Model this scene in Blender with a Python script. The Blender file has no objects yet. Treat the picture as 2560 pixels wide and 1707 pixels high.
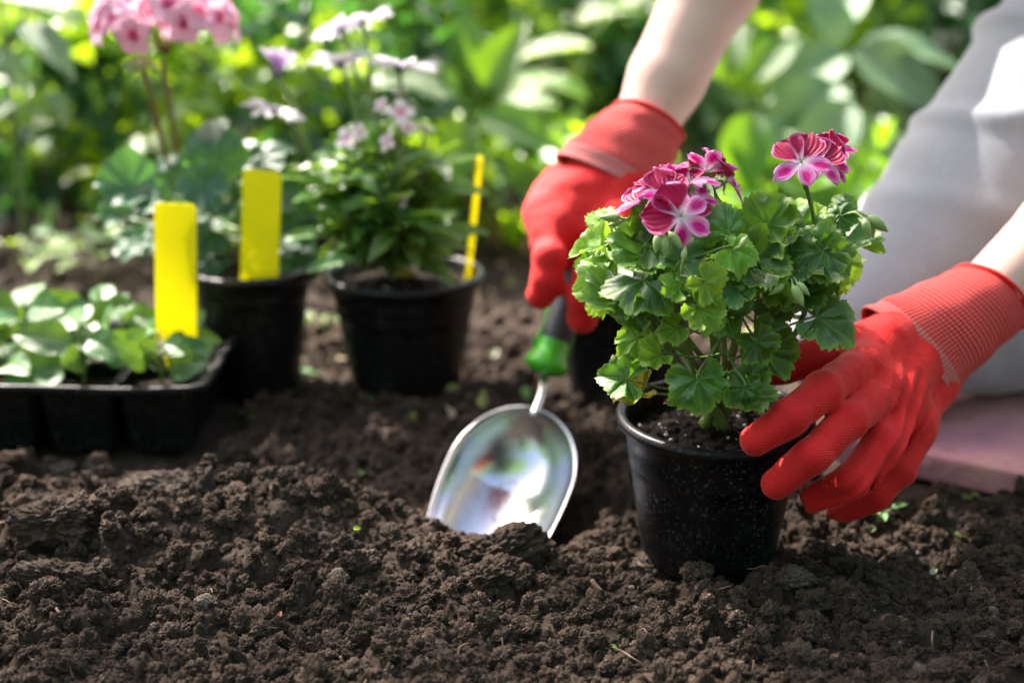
import bpy, math, random
import numpy as np
from mathutils import Vector, Matrix

# ------------------------------------------------------------------ camera, sky, sun, exposure
sc = bpy.context.scene
COL = sc.collection
R = math.radians
FPX, CAMZ, PITCH = 3555.0, 0.426, R(17.4)
cam_d = bpy.data.cameras.new('camera')
cam = bpy.data.objects.new('camera', cam_d)
COL.objects.link(cam)
cam.location = (0, 0, CAMZ)
cam.rotation_euler = (R(90) - PITCH, 0, 0)
cam_d.sensor_width = 36
cam_d.lens = 36 * FPX / 2560
cam_d.clip_start = 0.02
cam_d.clip_end = 300
cam_d.dof.use_dof = True
cam_d.dof.focus_distance = 0.872
cam_d.dof.aperture_fstop = 2.9
sc.camera = cam

SUN_TO = Vector((-0.50, 0.60, 0.92)).normalized()      # direction towards the sun: behind and left
world = bpy.data.worlds.new('World')
sc.world = world
world.use_nodes = True
wn = world.node_tree
sky = wn.nodes.new('ShaderNodeTexSky')
sky.sky_type = 'NISHITA'
sky.sun_disc = False
sky.sun_elevation = math.asin(SUN_TO.z)
sky.sun_rotation = math.atan2(SUN_TO.x, SUN_TO.y)
sky.air_density = 1.0
sky.dust_density = 5.0
sky.ozone_density = 0.6
bg = wn.nodes['Background']
bg.inputs['Strength'].default_value = 0.115
wn.links.new(sky.outputs[0], bg.inputs['Color'])
sun_d = bpy.data.lights.new('sun', 'SUN')
sun_d.energy = 5.0
sun_d.angle = R(0.55)
sun_d.color = (1.0, 0.95, 0.86)
sun = bpy.data.objects.new('sun', sun_d)
sun.rotation_euler = (-SUN_TO).to_track_quat('-Z', 'Y').to_euler()
sun.location = (-3, 4, 5)
COL.objects.link(sun)
sc.view_settings.view_transform = 'Standard'
sc.view_settings.look = 'None'
sc.view_settings.exposure = 2.25
sc.view_settings.use_white_balance = True
sc.view_settings.white_balance_temperature = 6600
sc.view_settings.white_balance_tint = 14
sc.view_settings.gamma = 1.0
sc.view_settings.use_curve_mapping = False
sc.cycles.use_denoising = True
sc.cycles.max_bounces = 8
sc.cycles.diffuse_bounces = 4
sc.cycles.transmission_bounces = 4
sc.cycles.sample_clamp_indirect = 10
sc.cycles.use_adaptive_sampling = False

rng = np.random.default_rng(7)
random.seed(7)

# ------------------------------------------------------------------ projection helpers
CP, SP = math.cos(PITCH), math.sin(PITCH)
def ray(px, py):
    u = (px - 1280) / FPX
    v = (853.5 - py) / FPX
    return Vector((u, CP + v * SP, -SP + v * CP))
def P(px, py, D):
    d = ray(px, py)
    return Vector((0, 0, CAMZ)) + d * (D / d.y)
def G(px, py, z=0.0):
    d = ray(px, py)
    return Vector((0, 0, CAMZ)) + d * ((z - CAMZ) / d.z)
def proj(p):
    x, y, z = p[0], p[1], p[2] - CAMZ
    dep = y * CP - z * SP
    up = y * SP + z * CP
    return 1280 + FPX * x / dep, 853.5 - FPX * up / dep

# ------------------------------------------------------------------ numpy noise
def _hash(ix, iy, iz, seed):
    h = (ix.astype(np.int64) * 374761393 + iy.astype(np.int64) * 668265263 + iz.astype(np.int64) * 2147483647 + seed * 1274126177) & 0xFFFFFFFF
    h = ((h ^ (h >> 13)) * 1274126177) & 0xFFFFFFFF
    h = ((h ^ (h >> 16)) * 2246822519) & 0xFFFFFFFF
    h = (h ^ (h >> 13)) & 0xFFFFFFFF
    return h.astype(np.float64) / 4294967295.0
def vnoise2(x, y, seed=0):
    ix, iy = np.floor(x), np.floor(y)
    fx, fy = x - ix, y - iy
    fx = fx * fx * (3 - 2 * fx); fy = fy * fy * (3 - 2 * fy)
    z = np.zeros_like(ix)
    a = _hash(ix, iy, z, seed); b = _hash(ix + 1, iy, z, seed)
    c = _hash(ix, iy + 1, z, seed); d = _hash(ix + 1, iy + 1, z, seed)
    return (a * (1 - fx) + b * fx) * (1 - fy) + (c * (1 - fx) + d * fx) * fy - 0.5
def vnoise3(x, y, z, seed=0):
    ix, iy, iz = np.floor(x), np.floor(y), np.floor(z)
    f = [x - ix, y - iy, z - iz]
    f = [t * t * (3 - 2 * t) for t in f]
    out = 0
    for a in (0, 1):
        for b in (0, 1):
            for c in (0, 1):
                w = (f[0] if a else 1 - f[0]) * (f[1] if b else 1 - f[1]) * (f[2] if c else 1 - f[2])
                out = out + w * _hash(ix + a, iy + b, iz + c, seed)
    return out - 0.5
def fbm2(x, y, s, octs=4, seed=0):
    out = 0; amp = 1.0; f = 1.0 / s
    for i in range(octs):
        out = out + amp * vnoise2(x * f + 17.3 * i, y * f - 9.1 * i, seed + i)
        amp *= 0.5; f *= 2.03
    return out
def clods(x, y, s, seed, rmin=0.35, rmax=0.8):
    """rounded lumps of random size sitting side by side: their height over the plane"""
    gx, gy = x / s, y / s
    ix, iy = np.floor(gx), np.floor(gy)
    best = np.zeros_like(gx)
    z0 = np.zeros_like(ix)
    for a in (-1, 0, 1):
        for b in (-1, 0, 1):
            cx, cy = ix + a, iy + b
            jx = cx + _hash(cx, cy, z0, seed); jy = cy + _hash(cx, cy, z0, seed + 1)
            rr = rmin + (rmax - rmin) * _hash(cx, cy, z0, seed + 2) ** 1.7
            sq = 0.7 + 0.6 * _hash(cx, cy, z0, seed + 3)
            d2 = ((gx - jx) * sq) ** 2 + ((gy - jy) / sq) ** 2
            h = np.sqrt(np.maximum(rr * rr - d2, 0)) * (0.55 + 0.6 * _hash(cx, cy, z0, seed + 4))
            best = np.maximum(best, h)
    return best * s

# ------------------------------------------------------------------ mesh helpers
def npmesh(name, V, F, smooth=True, uv=None, attrs=None):
    V = np.asarray(V, dtype=np.float32).reshape(-1, 3)
    me = bpy.data.meshes.new(name)
    if isinstance(F, np.ndarray):
        n, k = F.shape
        me.vertices.add(len(V)); me.vertices.foreach_set('co', V.ravel())
        me.loops.add(n * k); me.loops.foreach_set('vertex_index', F.astype(np.int32).ravel())
        me.polygons.add(n)
        me.polygons.foreach_set('loop_start', np.arange(0, n * k, k, dtype=np.int32))
        me.update(calc_edges=True)
    else:
        me.from_pydata([tuple(v) for v in V], [], [tuple(f) for f in F])
    if smooth:
        me.polygons.foreach_set('use_smooth', np.ones(len(me.polygons), dtype=bool))
    if uv is not None:
        l = me.uv_layers.new(name='UVMap')
        vi = np.empty(len(me.loops), dtype=np.int32)
        me.loops.foreach_get('vertex_index', vi)
        l.data.foreach_set('uv', np.asarray(uv, dtype=np.float32)[vi].ravel())
    for k_, a in (attrs or {}).items():
        at = me.attributes.new(k_, 'FLOAT', 'POINT')
        at.data.foreach_set('value', np.asarray(a, dtype=np.float32))
    me.validate()
    return me
def obj(name, me, mat=None, parent=None, loc=None, **props):
    o = bpy.data.objects.new(name, me)
    COL.objects.link(o)
    if mat is not None and me is not None and len(me.materials) == 0:
        me.materials.append(mat)
    if parent is not None: o.parent = parent
    if loc is not None: o.location = loc
    for k_, v in props.items(): o[k_] = v
    return o
def thing(name, label, cat, loc=(0, 0, 0), group=None):
    o = bpy.data.objects.new(name, None)
    o.empty_display_size = 0.02
    COL.objects.link(o)
    o.location = loc
    o['label'] = label; o['category'] = cat
    if group: o['group'] = group
    return o
def tag(o, label, cat, group=None):
    o['label'] = label; o['category'] = cat
    if group: o['group'] = group
    return o
def catmull(pts, n=8):
    pts = [np.array(p, float) for p in pts]
    if len(pts) == 2: return np.array([pts[0] + (pts[1] - pts[0]) * t for t in np.linspace(0, 1, n)])
    q = [2 * pts[0] - pts[1]] + pts + [2 * pts[-1] - pts[-2]]
    out = []
    for i in range(1, len(q) - 2):
        for t in np.linspace(0, 1, n, endpoint=False):
            a, b, c, d = q[i - 1:i + 3]
            out.append(0.5 * (2 * b + (c - a) * t + (2 * a - 5 * b + 4 * c - d) * t * t + (3 * b - 3 * c + d - a) * t ** 3))
    out.append(pts[-1])
    return np.array(out)
class Geo:
    """collects pieces of geometry that become one mesh"""
    def __init__(s): s.V = []; s.F = []; s.n = 0; s.UV = []; s.A = []
    def add(s, V, F, uv=None, a=None):
        V = np.asarray(V, float); F = np.asarray(F)
        s.V.append(V); s.F.append(F + s.n); s.n += len(V)
        s.UV.append(np.zeros((len(V), 2)) if uv is None else np.asarray(uv, float))
        s.A.append(np.zeros(len(V)) if a is None else (np.full(len(V), a) if np.isscalar(a) else a))
    def mesh(s, name, smooth=True):
        V = np.concatenate(s.V); F = np.concatenate([f for f in s.F]); UV = np.concatenate(s.UV); A = np.concatenate(s.A)
        return npmesh(name, V, F, smooth, UV, {'shade': A})
    def tube(s, path, rad, k=8, a=None):
        path = np.asarray(path, float); n = len(path)
        rad = np.interp(np.linspace(0, 1, n), np.linspace(0, 1, len(np.atleast_1d(rad))), np.atleast_1d(rad)) if np.ndim(rad) else np.full(n, rad)
        T = np.gradient(path, axis=0); T /= np.linalg.norm(T, axis=1)[:, None] + 1e-12
        ref = np.array([0, 0, 1.0]) if abs(T[0][2]) < 0.9 else np.array([1.0, 0, 0])
        N = np.cross(T[0], ref); N /= np.linalg.norm(N)
        V = []; UV = []
        for i in range(n):
            N = N - T[i] * (N @ T[i]); N /= np.linalg.norm(N)
            B = np.cross(T[i], N)
            for j in range(k):
                an = 2 * math.pi * j / k
                V.append(path[i] + rad[i] * (math.cos(an) * N + math.sin(an) * B)); UV.append((j / k, i / (n - 1)))
        F = [(i * k + j, i * k + (j + 1) % k, (i + 1) * k + (j + 1) % k, (i + 1) * k + j) for i in range(n - 1) for j in range(k)]
        c0, c1 = len(V), len(V) + 1
        V.append(path[0] - T[0] * rad[0] * 0.4); V.append(path[-1] + T[-1] * rad[-1] * 0.6); UV += [(0, 0), (0, 1)]
        F += [(c0, (j + 1) % k, j, j) for j in range(0)]
        Fq = np.array(F)
        s.add(V, Fq, UV, a)
        base = s.n - len(V)
        cap = [(base + c0, base + (j + 1) % k, base + j, base + c0) for j in range(k)]
        # caps as degenerate-free quads: pair up neighbours
        caps = []
        for j in range(0, k - k % 2, 2):
            caps.append((base + c0, base + (j + 2) % k, base + (j + 1) % k, base + j))
            o_ = (n - 1) * k
            caps.append((base + c1, base + o_ + j, base + o_ + (j + 1) % k, base + o_ + (j + 2) % k))
        s.F.append(np.array(caps))
def lathe(profile, k=64, wob=None):
    """profile: list of (r, z); closed around z"""
    V = []; F = []; UV = []
    n = len(profile)
    for i, (r, z) in enumerate(profile):
        for j in range(k):
            a = 2 * math.pi * j / k
            V.append((r * math.cos(a), r * math.sin(a), z)); UV.append((j / k, i / max(1, n - 1)))
    for i in range(n - 1):
        for j in range(k):
            F.append((i * k + j, i * k + (j + 1) % k, (i + 1) * k + (j + 1) % k, (i + 1) * k + j))
    return np.array(V), np.array(F), np.array(UV)
def frame(t, n):
    """matrix columns x, y = t (towards the tip), z = n"""
    t = np.asarray(t, float); t = t / np.linalg.norm(t)
    n = np.asarray(n, float); n = n - t * (n @ t); n /= np.linalg.norm(n) + 1e-9
    x = np.cross(t, n)
    return np.stack([x, t, n], axis=1)
def mat4(M, loc, s=1.0):
    m = Matrix(((M[0][0] * s, M[0][1] * s, M[0][2] * s, loc[0]), (M[1][0] * s, M[1][1] * s, M[1][2] * s, loc[1]), (M[2][0] * s, M[2][1] * s, M[2][2] * s, loc[2]), (0, 0, 0, 1)))
    return m
def cuboid(x0, x1, y0, y1, z0, z1, bev=0.0):
    import bmesh
    bm = bmesh.new()
    bmesh.ops.create_cube(bm, size=1)
    for v in bm.verts:
        v.co = Vector(((x0 + x1) / 2 + v.co.x * (x1 - x0), (y0 + y1) / 2 + v.co.y * (y1 - y0), (z0 + z1) / 2 + v.co.z * (z1 - z0)))
    if bev: bmesh.ops.bevel(bm, geom=bm.edges[:] + bm.verts[:], offset=bev, segments=3, affect='EDGES', profile=0.6)
    me = bpy.data.meshes.new('box'); bm.to_mesh(me); bm.free()
    return me

# ------------------------------------------------------------------ signed distance bodies -> surface nets
def sd_cone(X, a, b, ra, rb):
    a = np.array(a); b = np.array(b)
    ba = b - a; L2 = ba @ ba
    pa = [X[i] - a[i] for i in range(3)]
    t = np.clip((pa[0] * ba[0] + pa[1] * ba[1] + pa[2] * ba[2]) / L2, 0, 1)
    d = np.sqrt((pa[0] - ba[0] * t) ** 2 + (pa[1] - ba[1] * t) ** 2 + (pa[2] - ba[2] * t) ** 2)
    return d - (ra + (rb - ra) * t)
def smin(a, b, k):
    h = np.clip(0.5 + 0.5 * (b - a) / k, 0, 1)
    return b + (a - b) * h - k * h * (1 - h)
def sd_ell(X, c, M, r):
    """ellipsoid at c with axes = columns of M, radii r"""
    d = [X[i] - c[i] for i in range(3)]
    q = [(d[0] * M[0][j] + d[1] * M[1][j] + d[2] * M[2][j]) / r[j] for j in range(3)]
    k0 = np.sqrt(q[0] ** 2 + q[1] ** 2 + q[2] ** 2)
    k1 = np.sqrt(sum((q[j] / r[j]) ** 2 for j in range(3)))
    return k0 * (k0 - 1.0) / (k1 + 1e-9)
def surface_nets(fn, lo, hi, h):
    ax = [np.arange(lo[i], hi[i] + h, h, dtype=np.float32) for i in range(3)]
    X = np.meshgrid(*ax, indexing='ij')
    S = fn(X).astype(np.float32)
    n = S.shape
    ins = S < 0
    cs = tuple(m - 1 for m in n)
    acc = np.zeros(cs + (3,), np.float32); cnt = np.zeros(cs, np.float32)
    corners = [(a, b, c) for a in (0, 1) for b in (0, 1) for c in (0, 1)]
    sl = lambda o: tuple(slice(o[i], o[i] + cs[i]) for i in range(3))
    for o in corners:
        for axis in range(3):
            if o[axis] == 0:
                p = list(o); p[axis] = 1
                A, B = S[sl(o)], S[sl(p)]
                m = (A < 0) != (B < 0)
                t = np.where(m, A / np.where(m, A - B, 1), 0)
                for i in range(3):
                    acc[..., i] += np.where(m, o[i] + (t if i == axis else 0), 0)
                cnt += m
    act = cnt > 0
    idx = -np.ones(cs, np.int64); idx[act] = np.arange(act.sum())
    ijk = np.argwhere(act)
    V = (ijk + acc[act] / cnt[act][:, None]) * h + np.array([ax[0][0], ax[1][0], ax[2][0]])
    F = []
    for axis in range(3):
        u, v = (axis + 1) % 3, (axis + 2) % 3
        A = np.take(ins, range(0, n[axis] - 1), axis); B = np.take(ins, range(1, n[axis]), axis)
        e = np.argwhere(A != B)
        e = e[(e[:, u] > 0) & (e[:, v] > 0) & (e[:, u] < n[u] - 1) & (e[:, v] < n[v] - 1)]
        flip = ~A[tuple(e.T)]
        q = []
        for du, dv in ((0, 0), (-1, 0), (-1, -1), (0, -1)):
            c = e.copy(); c[:, u] += du; c[:, v] += dv
            q.append(idx[tuple(c.T)])
        q = np.stack(q, 1)
        q[flip] = q[flip][:, ::-1]
        F.append(q)
    F = np.concatenate(F)
    F = F[(F >= 0).all(1)]
    return V, F

# ------------------------------------------------------------------ materials
def M(name, base=(0.5, 0.5, 0.5), rough=0.5, metal=0.0, spec=0.5, **kw):
    m = bpy.data.materials.new(name); m.use_nodes = True
    b = m.node_tree.nodes['Principled BSDF']
    b.inputs['Base Color'].default_value = (*base, 1)
    b.inputs['Roughness'].default_value = rough
    b.inputs['Metallic'].default_value = metal
    b.inputs['Specular IOR Level'].default_value = spec
    for k_, v in kw.items(): b.inputs[k_].default_value = v
    return m
class N:
    """small node-building helper"""
    def __init__(s, m): s.t = m.node_tree; s.b = s.t.nodes.get('Principled BSDF'); s.out = s.t.nodes.get('Material Output')
    def n(s, kind, **kw):
        x = s.t.nodes.new('ShaderNode' + kind)
        for k_, v in kw.items(): setattr(x, k_, v)
        return x
    def l(s, a, b): s.t.links.new(a, b)
    def coord(s, out='Object', scale=None):
        tc = s.n('TexCoord')
        if scale is None: return tc.outputs[out]
        mp = s.n('Mapping'); mp.inputs['Scale'].default_value = scale if hasattr(scale, '__len__') else (scale,) * 3
        s.l(tc.outputs[out], mp.inputs[0]); return mp.outputs[0]
    def noise(s, scale, detail=4, rough=0.6, co=None, out='Fac', dist=0):
        x = s.n('TexNoise'); x.inputs['Scale'].default_value = scale; x.inputs['Detail'].default_value = detail
        x.inputs['Roughness'].default_value = rough; x.inputs['Distortion'].default_value = dist
        s.l(co if co is not None else s.coord(), x.inputs['Vector']); return x.outputs[out]
    def ramp(s, fac, stops, interp='LINEAR'):
        x = s.n('ValToRGB'); x.color_ramp.interpolation = interp
        e = x.color_ramp.elements
        while len(e) < len(stops): e.new(0.5)
        for i, (p, c) in enumerate(stops):
            e[i].position = p; e[i].color = (*c, 1) if hasattr(c, '__len__') else (c, c, c, 1)
        s.l(fac, x.inputs[0]); return x.outputs[0]
    def mix(s, f, a, b, mode='MIX'):
        x = s.n('Mix'); x.data_type = 'RGBA'; x.blend_type = mode
        for i_, v in ((0, f), (6, a), (7, b)):
            sock = x.inputs[i_]
            if hasattr(v, 'is_linked'): s.l(v, sock)
            elif hasattr(v, '__len__'): sock.default_value = (*v, 1)
            else: sock.default_value = v if i_ == 0 else (v, v, v, 1)
        return x.outputs[2]
    def math(s, op, a, b=None, c=None, clamp=False):
        x = s.n('Math'); x.operation = op; x.use_clamp = clamp
        for i, v in enumerate((a, b, c)):
            if v is None: continue
            if hasattr(v, 'is_linked'): s.l(v, x.inputs[i])
            else: x.inputs[i].default_value = v
        return x.outputs[0]
    def attr(s, name): 
        x = s.n('Attribute'); x.attribute_name = name; return x.outputs['Fac']
    def bump(s, h, dist=0.001, strength=1.0):
        x = s.n('Bump'); x.inputs['Distance'].default_value = dist; x.inputs['Strength'].default_value = strength
        s.l(h, x.inputs['Height']); s.l(x.outputs[0], s.b.inputs['Normal']); return x
    def col(s, c): s.l(c, s.b.inputs['Base Color'])

# soil
def soil_material(name, dark, light, scale=1.0, bd=0.0026):
    m = M(name, dark, 0.93, spec=0.22); k = N(m)
    co = k.coord('Object')
    c = k.ramp(k.noise(26 * scale, 6, 0.65, co), [(0.3, dark), (0.72, light)])
    fine = k.noise(420 * scale, 5, 0.75, co)
    c = k.mix(k.ramp(fine, [(0.38, 0.0), (0.75, 0.55)]), c, tuple(v * 1.9 for v in light))
    spk = k.n('TexVoronoi'); spk.inputs['Scale'].default_value = 160 * scale; k.l(co, spk.inputs['Vector'])
    # a few pale mineral grains
    g = k.math('MULTIPLY', k.math('LESS_THAN', spk.outputs['Distance'], 0.16), k.math('GREATER_THAN', k.noise(55 * scale, 2, 0.5, co), 0.60))
    c = k.mix(g, c, (0.22, 0.19, 0.165))
    k.col(c)
    h = k.math('ADD', k.noise(330 * scale, 7, 0.75, co), k.math('MULTIPLY', k.noise(1300 * scale, 3, 0.7, co), 0.35))
    k.bump(h, bd, 1.0)
    return m
MAT_SOIL = soil_material('soil', (0.018, 0.0120, 0.0085), (0.049, 0.0335, 0.0240))
MAT_CLOD = soil_material('soil_clod', (0.0245, 0.0160, 0.0112), (0.056, 0.0385, 0.0280))
MAT_GREYCLOD = soil_material('grey_dry_clod', (0.058, 0.042, 0.033), (0.105, 0.080, 0.064))
MAT_CRUMB = soil_material('soil_crumb', (0.0245, 0.0160, 0.0112), (0.056, 0.0385, 0.0280), 0.014, 0.0007)
MAT_GRIT = soil_material('soil_grit', (0.058, 0.042, 0.033), (0.125, 0.095, 0.075), 0.014, 0.0006)
MAT_PEAT = soil_material('potting_compost', (0.010, 0.0075, 0.0055), (0.028, 0.019, 0.013), 1.6)
MAT_STONE = soil_material('pebble', (0.10, 0.078, 0.062), (0.19, 0.155, 0.125))

def plastic_material():
    m = M('black_pot_plastic', (0.004, 0.004, 0.005), 0.38, spec=0.22); k = N(m)
    co = k.coord('Object')
    dust = k.ramp(k.noise(38, 6, 0.7, co), [(0.52, 0.0), (0.75, 0.35)])
    spk = k.ramp(k.noise(420, 4, 0.65, co), [(0.57, 0.0), (0.68, 0.5)])
    d = k.math('MULTIPLY', k.math('ADD', k.math('MULTIPLY', spk, k.ramp(k.noise(22, 3, 0.6, co), [(0.36, 0.15), (0.60, 1.0)])), k.math('MULTIPLY', dust, 0.12)), 0.9, clamp=True)
    k.col(k.mix(d, (0.0035, 0.0035, 0.0042), (0.20, 0.205, 0.22)))
    k.l(k.ramp(k.noise(60, 5, 0.6, co), [(0.3, 0.28), (0.7, 0.5)]), k.b.inputs['Roughness'])
    k.bump(k.noise(900, 3, 0.6, co), 0.0002, 0.6)
    return m
MAT_PLASTIC = plastic_material()

def leaf_material(name, dark, mid, vein, margin=None, rough=0.42, trans=0.35, tcol=None, spec=0.5, nscale=55, bs=700, bd=0.0006):
    """leaf blade: veins and margin follow the blade's own attributes"""
    m = M(name, mid, rough, spec=spec); k = N(m)
    co = k.coord('Object')
    c = k.mix(k.ramp(k.noise(nscale, 4, 0.6, co), [(0.35, 0.0), (0.68, 1.0)]), dark, mid)
    oi = k.n('ObjectInfo')
    hsv = k.n('HueSaturation'); k.l(c, hsv.inputs['Color'])
    k.l(k.math('MULTIPLY_ADD', oi.outputs['Random'], 0.035, 0.483), hsv.inputs['Hue'])
    k.l(k.math('MULTIPLY_ADD', oi.outputs['Random'], 0.5, 0.78), hsv.inputs['Value'])
    c = hsv.outputs[0]
    c = k.mix(k.math('MULTIPLY', k.attr('vein'), 0.6), c, vein)
    if margin is not None:
        c = k.mix(k.math('MULTIPLY', k.attr('edge'), 0.75), c, margin)
    # brightness from leaf to leaf inside one mesh
    sh = k.attr('shade')
    c = k.mix(k.math('MULTIPLY', sh, 1.0, clamp=True), c, tuple(min(1, v * 2.1 + 0.02) for v in mid))
    k.col(c)
    tl = k.n('BsdfTranslucent')
    tc = tcol or tuple(min(1, v * s_) for v, s_ in zip(mid, (4.0, 3.0, 0.7)))
    k.l(k.mix(0.75, c, tc), tl.inputs['Color'])
    mx = k.n('MixShader'); mx.inputs[0].default_value = trans
    k.l(k.b.outputs[0], mx.inputs[1]); k.l(tl.outputs[0], mx.inputs[2]); k.l(mx.outputs[0], k.out.inputs[0])
    k.bump(k.math('ADD', k.noise(bs, 5, 0.6, co), k.math('MULTIPLY', k.attr('vein'), -0.8)), bd, 0.7)
    return m
U = dict(nscale=2.6, bs=11, bd=0.0011)
G_DARK = leaf_material('geranium_leaf', (0.018, 0.075, 0.010), (0.058, 0.175, 0.018), (0.13, 0.28, 0.05), (0.20, 0.36, 0.03), 0.34, 0.26, (0.22, 0.50, 0.03), spec=0.75, **U)
G_LIME = leaf_material('young_geranium_leaf', (0.10, 0.25, 0.018), (0.19, 0.38, 0.028), (0.28, 0.46, 0.08), (0.36, 0.48, 0.08), 0.38, 0.36, (0.45, 0.75, 0.04), **U)
G_SICK = leaf_material('yellowing_leaf', (0.16, 0.20, 0.02), (0.42, 0.34, 0.03), (0.25, 0.16, 0.03), (0.20, 0.08, 0.02), 0.5, 0.3, (0.6, 0.45, 0.03), **U)
G_BLUE = leaf_material('zonal_leaf', (0.012, 0.055, 0.030), (0.035, 0.120, 0.060), (0.11, 0.22, 0.12), (0.09, 0.20, 0.08), 0.42, 0.25, **U)
L_SEED = leaf_material('seedling_leaf', (0.028, 0.095, 0.018), (0.075, 0.180, 0.042), (0.18, 0.30, 0.12), None, 0.40, 0.20, spec=0.5, **U)
L_NARROW = leaf_material('daisy_leaf', (0.038, 0.115, 0.020), (0.095, 0.225, 0.040), (0.12, 0.22, 0.06), None, 0.33, 0.28, spec=0.6, **U)
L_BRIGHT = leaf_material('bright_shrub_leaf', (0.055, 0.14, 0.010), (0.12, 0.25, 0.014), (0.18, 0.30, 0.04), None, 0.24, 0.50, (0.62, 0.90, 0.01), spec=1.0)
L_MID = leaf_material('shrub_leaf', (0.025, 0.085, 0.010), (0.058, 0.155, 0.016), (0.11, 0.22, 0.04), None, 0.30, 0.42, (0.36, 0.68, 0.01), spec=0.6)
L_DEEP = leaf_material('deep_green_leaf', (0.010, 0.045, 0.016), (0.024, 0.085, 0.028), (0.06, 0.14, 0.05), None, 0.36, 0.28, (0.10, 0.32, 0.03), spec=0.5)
L_PALE = leaf_material('broad_soft_leaf', (0.055, 0.130, 0.048), (0.105, 0.205, 0.082), (0.18, 0.29, 0.14), None, 0.40, 0.16, (.30, .48, .12), spec=0.6)
MAT_STEM = M('green_stem', (0.11, 0.20, 0.04), 0.5)
MAT_REDSTEM = M('reddish_stem', (0.20, 0.10, 0.045), 0.5)
MAT_BARK = M('bark', (0.10, 0.07, 0.05), 0.9)
k_ = N(MAT_BARK); k_.bump(k_.noise(30, 6, 0.7, k_.coord('Object', (1, 1, 0.3))), 0.01)
def stem_mat(m, a, b):
    k = N(m); k.col(k.ramp(k.noise(60, 3, 0.5), [(0.35, a), (0.7, b)]))
stem_mat(MAT_STEM, (0.07, 0.15, 0.03), (0.17, 0.24, 0.06)); stem_mat(MAT_REDSTEM, (0.22, 0.09, 0.04), (0.14, 0.16, 0.05))
MAT_BUD = M('bud_green', (0.28, 0.38, 0.12), 0.45)
stem_mat(MAT_BUD, (0.20, 0.32, 0.08), (0.40, 0.48, 0.20))

def petal_material(name, heart, rim, throat, blotch_v=0.62, blotch_r=0.75, streak=0.6, trans=0.3, soft=0.25, uw=0.80):
    """UV: u across (0..1), v from throat (0) to tip (1)"""
    m = M(name, heart, 0.5, spec=0.3); k = N(m)
    uv = k.n('UVMap'); sep = k.n('SeparateXYZ'); k.l(uv.outputs[0], sep.inputs[0])
    u = k.math('ABSOLUTE', k.math('MULTIPLY_ADD', sep.outputs[0], 2.0, -1.0)); v = sep.outputs[1]
    nz = k.noise(5, 3, 0.6)
    d = k.math('POWER', k.math('ADD', k.math('POWER', k.math('DIVIDE', u, uw), 2.0), k.math('POWER', k.math('DIVIDE', k.math('SUBTRACT', v, blotch_v), blotch_r * 0.5), 2.0)), 0.5)
    d = k.math('ADD', d, k.math('MULTIPLY_ADD', nz, 0.35, -0.17))
    blot = k.ramp(d, [(max(0.0, 0.72 - soft), 1.0), (min(1.0, 0.80 + soft * 0.7), 0.0)])
    # veins fan out of the throat
    wv = k.math('SINE', k.math('MULTIPLY', sep.outputs[0], 44.0))
    st = k.math('MULTIPLY', k.ramp(wv, [(0.45, 0.0), (0.85, 1.0)]), k.ramp(v, [(0.08, 0.0), (0.25, streak), (0.6, streak * 0.6), (0.85, 0.0)]))
    c = k.mix(k.ramp(v, [(0.12, 0.0), (0.4, 1.0)]), throat, rim)
    c = k.mix(k.math('MAXIMUM', blot, st), c, heart)
    k.col(c)
    tl = k.n('BsdfTranslucent'); k.l(c, tl.inputs['Color'])
    mx = k.n('MixShader'); mx.inputs[0].default_value = trans
    k.l(k.b.outputs[0], mx.inputs[1]); k.l(tl.outputs[0], mx.inputs[2]); k.l(mx.outputs[0], k.out.inputs[0])
    k.bump(k.math('ADD', wv, k.noise(12, 3, 0.5)), 0.0004, 0.5)
    return m
PET_UP = petal_material('crimson_petal', (0.36, 0.0, 0.055), (0.86, 0.30, 0.66), (0.86, 0.62, 0.80), 0.58, 1.22, 0.60, 0.12, 0.12, uw=1.45)
PET_LOW = petal_material('pink_petal', (0.60, 0.002, 0.22), (0.87, 0.42, 0.76), (0.88, 0.76, 0.83), 0.62, 0.90, 0.55, 0.22, 0.35, uw=.95)
PET_BALL = petal_material('rose_pink_petal', (0.80, 0.07, 0.26), (0.88, 0.55, 0.70), (0.82, 0.08, 0.28), 0.12, 0.40, 0.2, 0.35, 0.3)
PET_WHITE = petal_material('white_lilac_petal', (0.80, 0.76, 0.84), (0.84, 0.82, 0.87), (0.34, 0.16, 0.42), 0.6, 1.2, 0.1, 0.3, 0.1)
PET_LILAC = petal_material('lilac_petal', (0.42, 0.22, 0.50), (0.70, 0.58, 0.76), (0.28, 0.12, 0.38), 0.3, 1.0, 0.3, 0.3, 0.3)
PET_NEM = petal_material('white_pink_petal', (0.80, 0.20, 0.42), (0.86, 0.76, 0.80), (0.85, 0.5, 0.65), 0.2, 0.35, 0.1, 0.3, 0.3)

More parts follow.
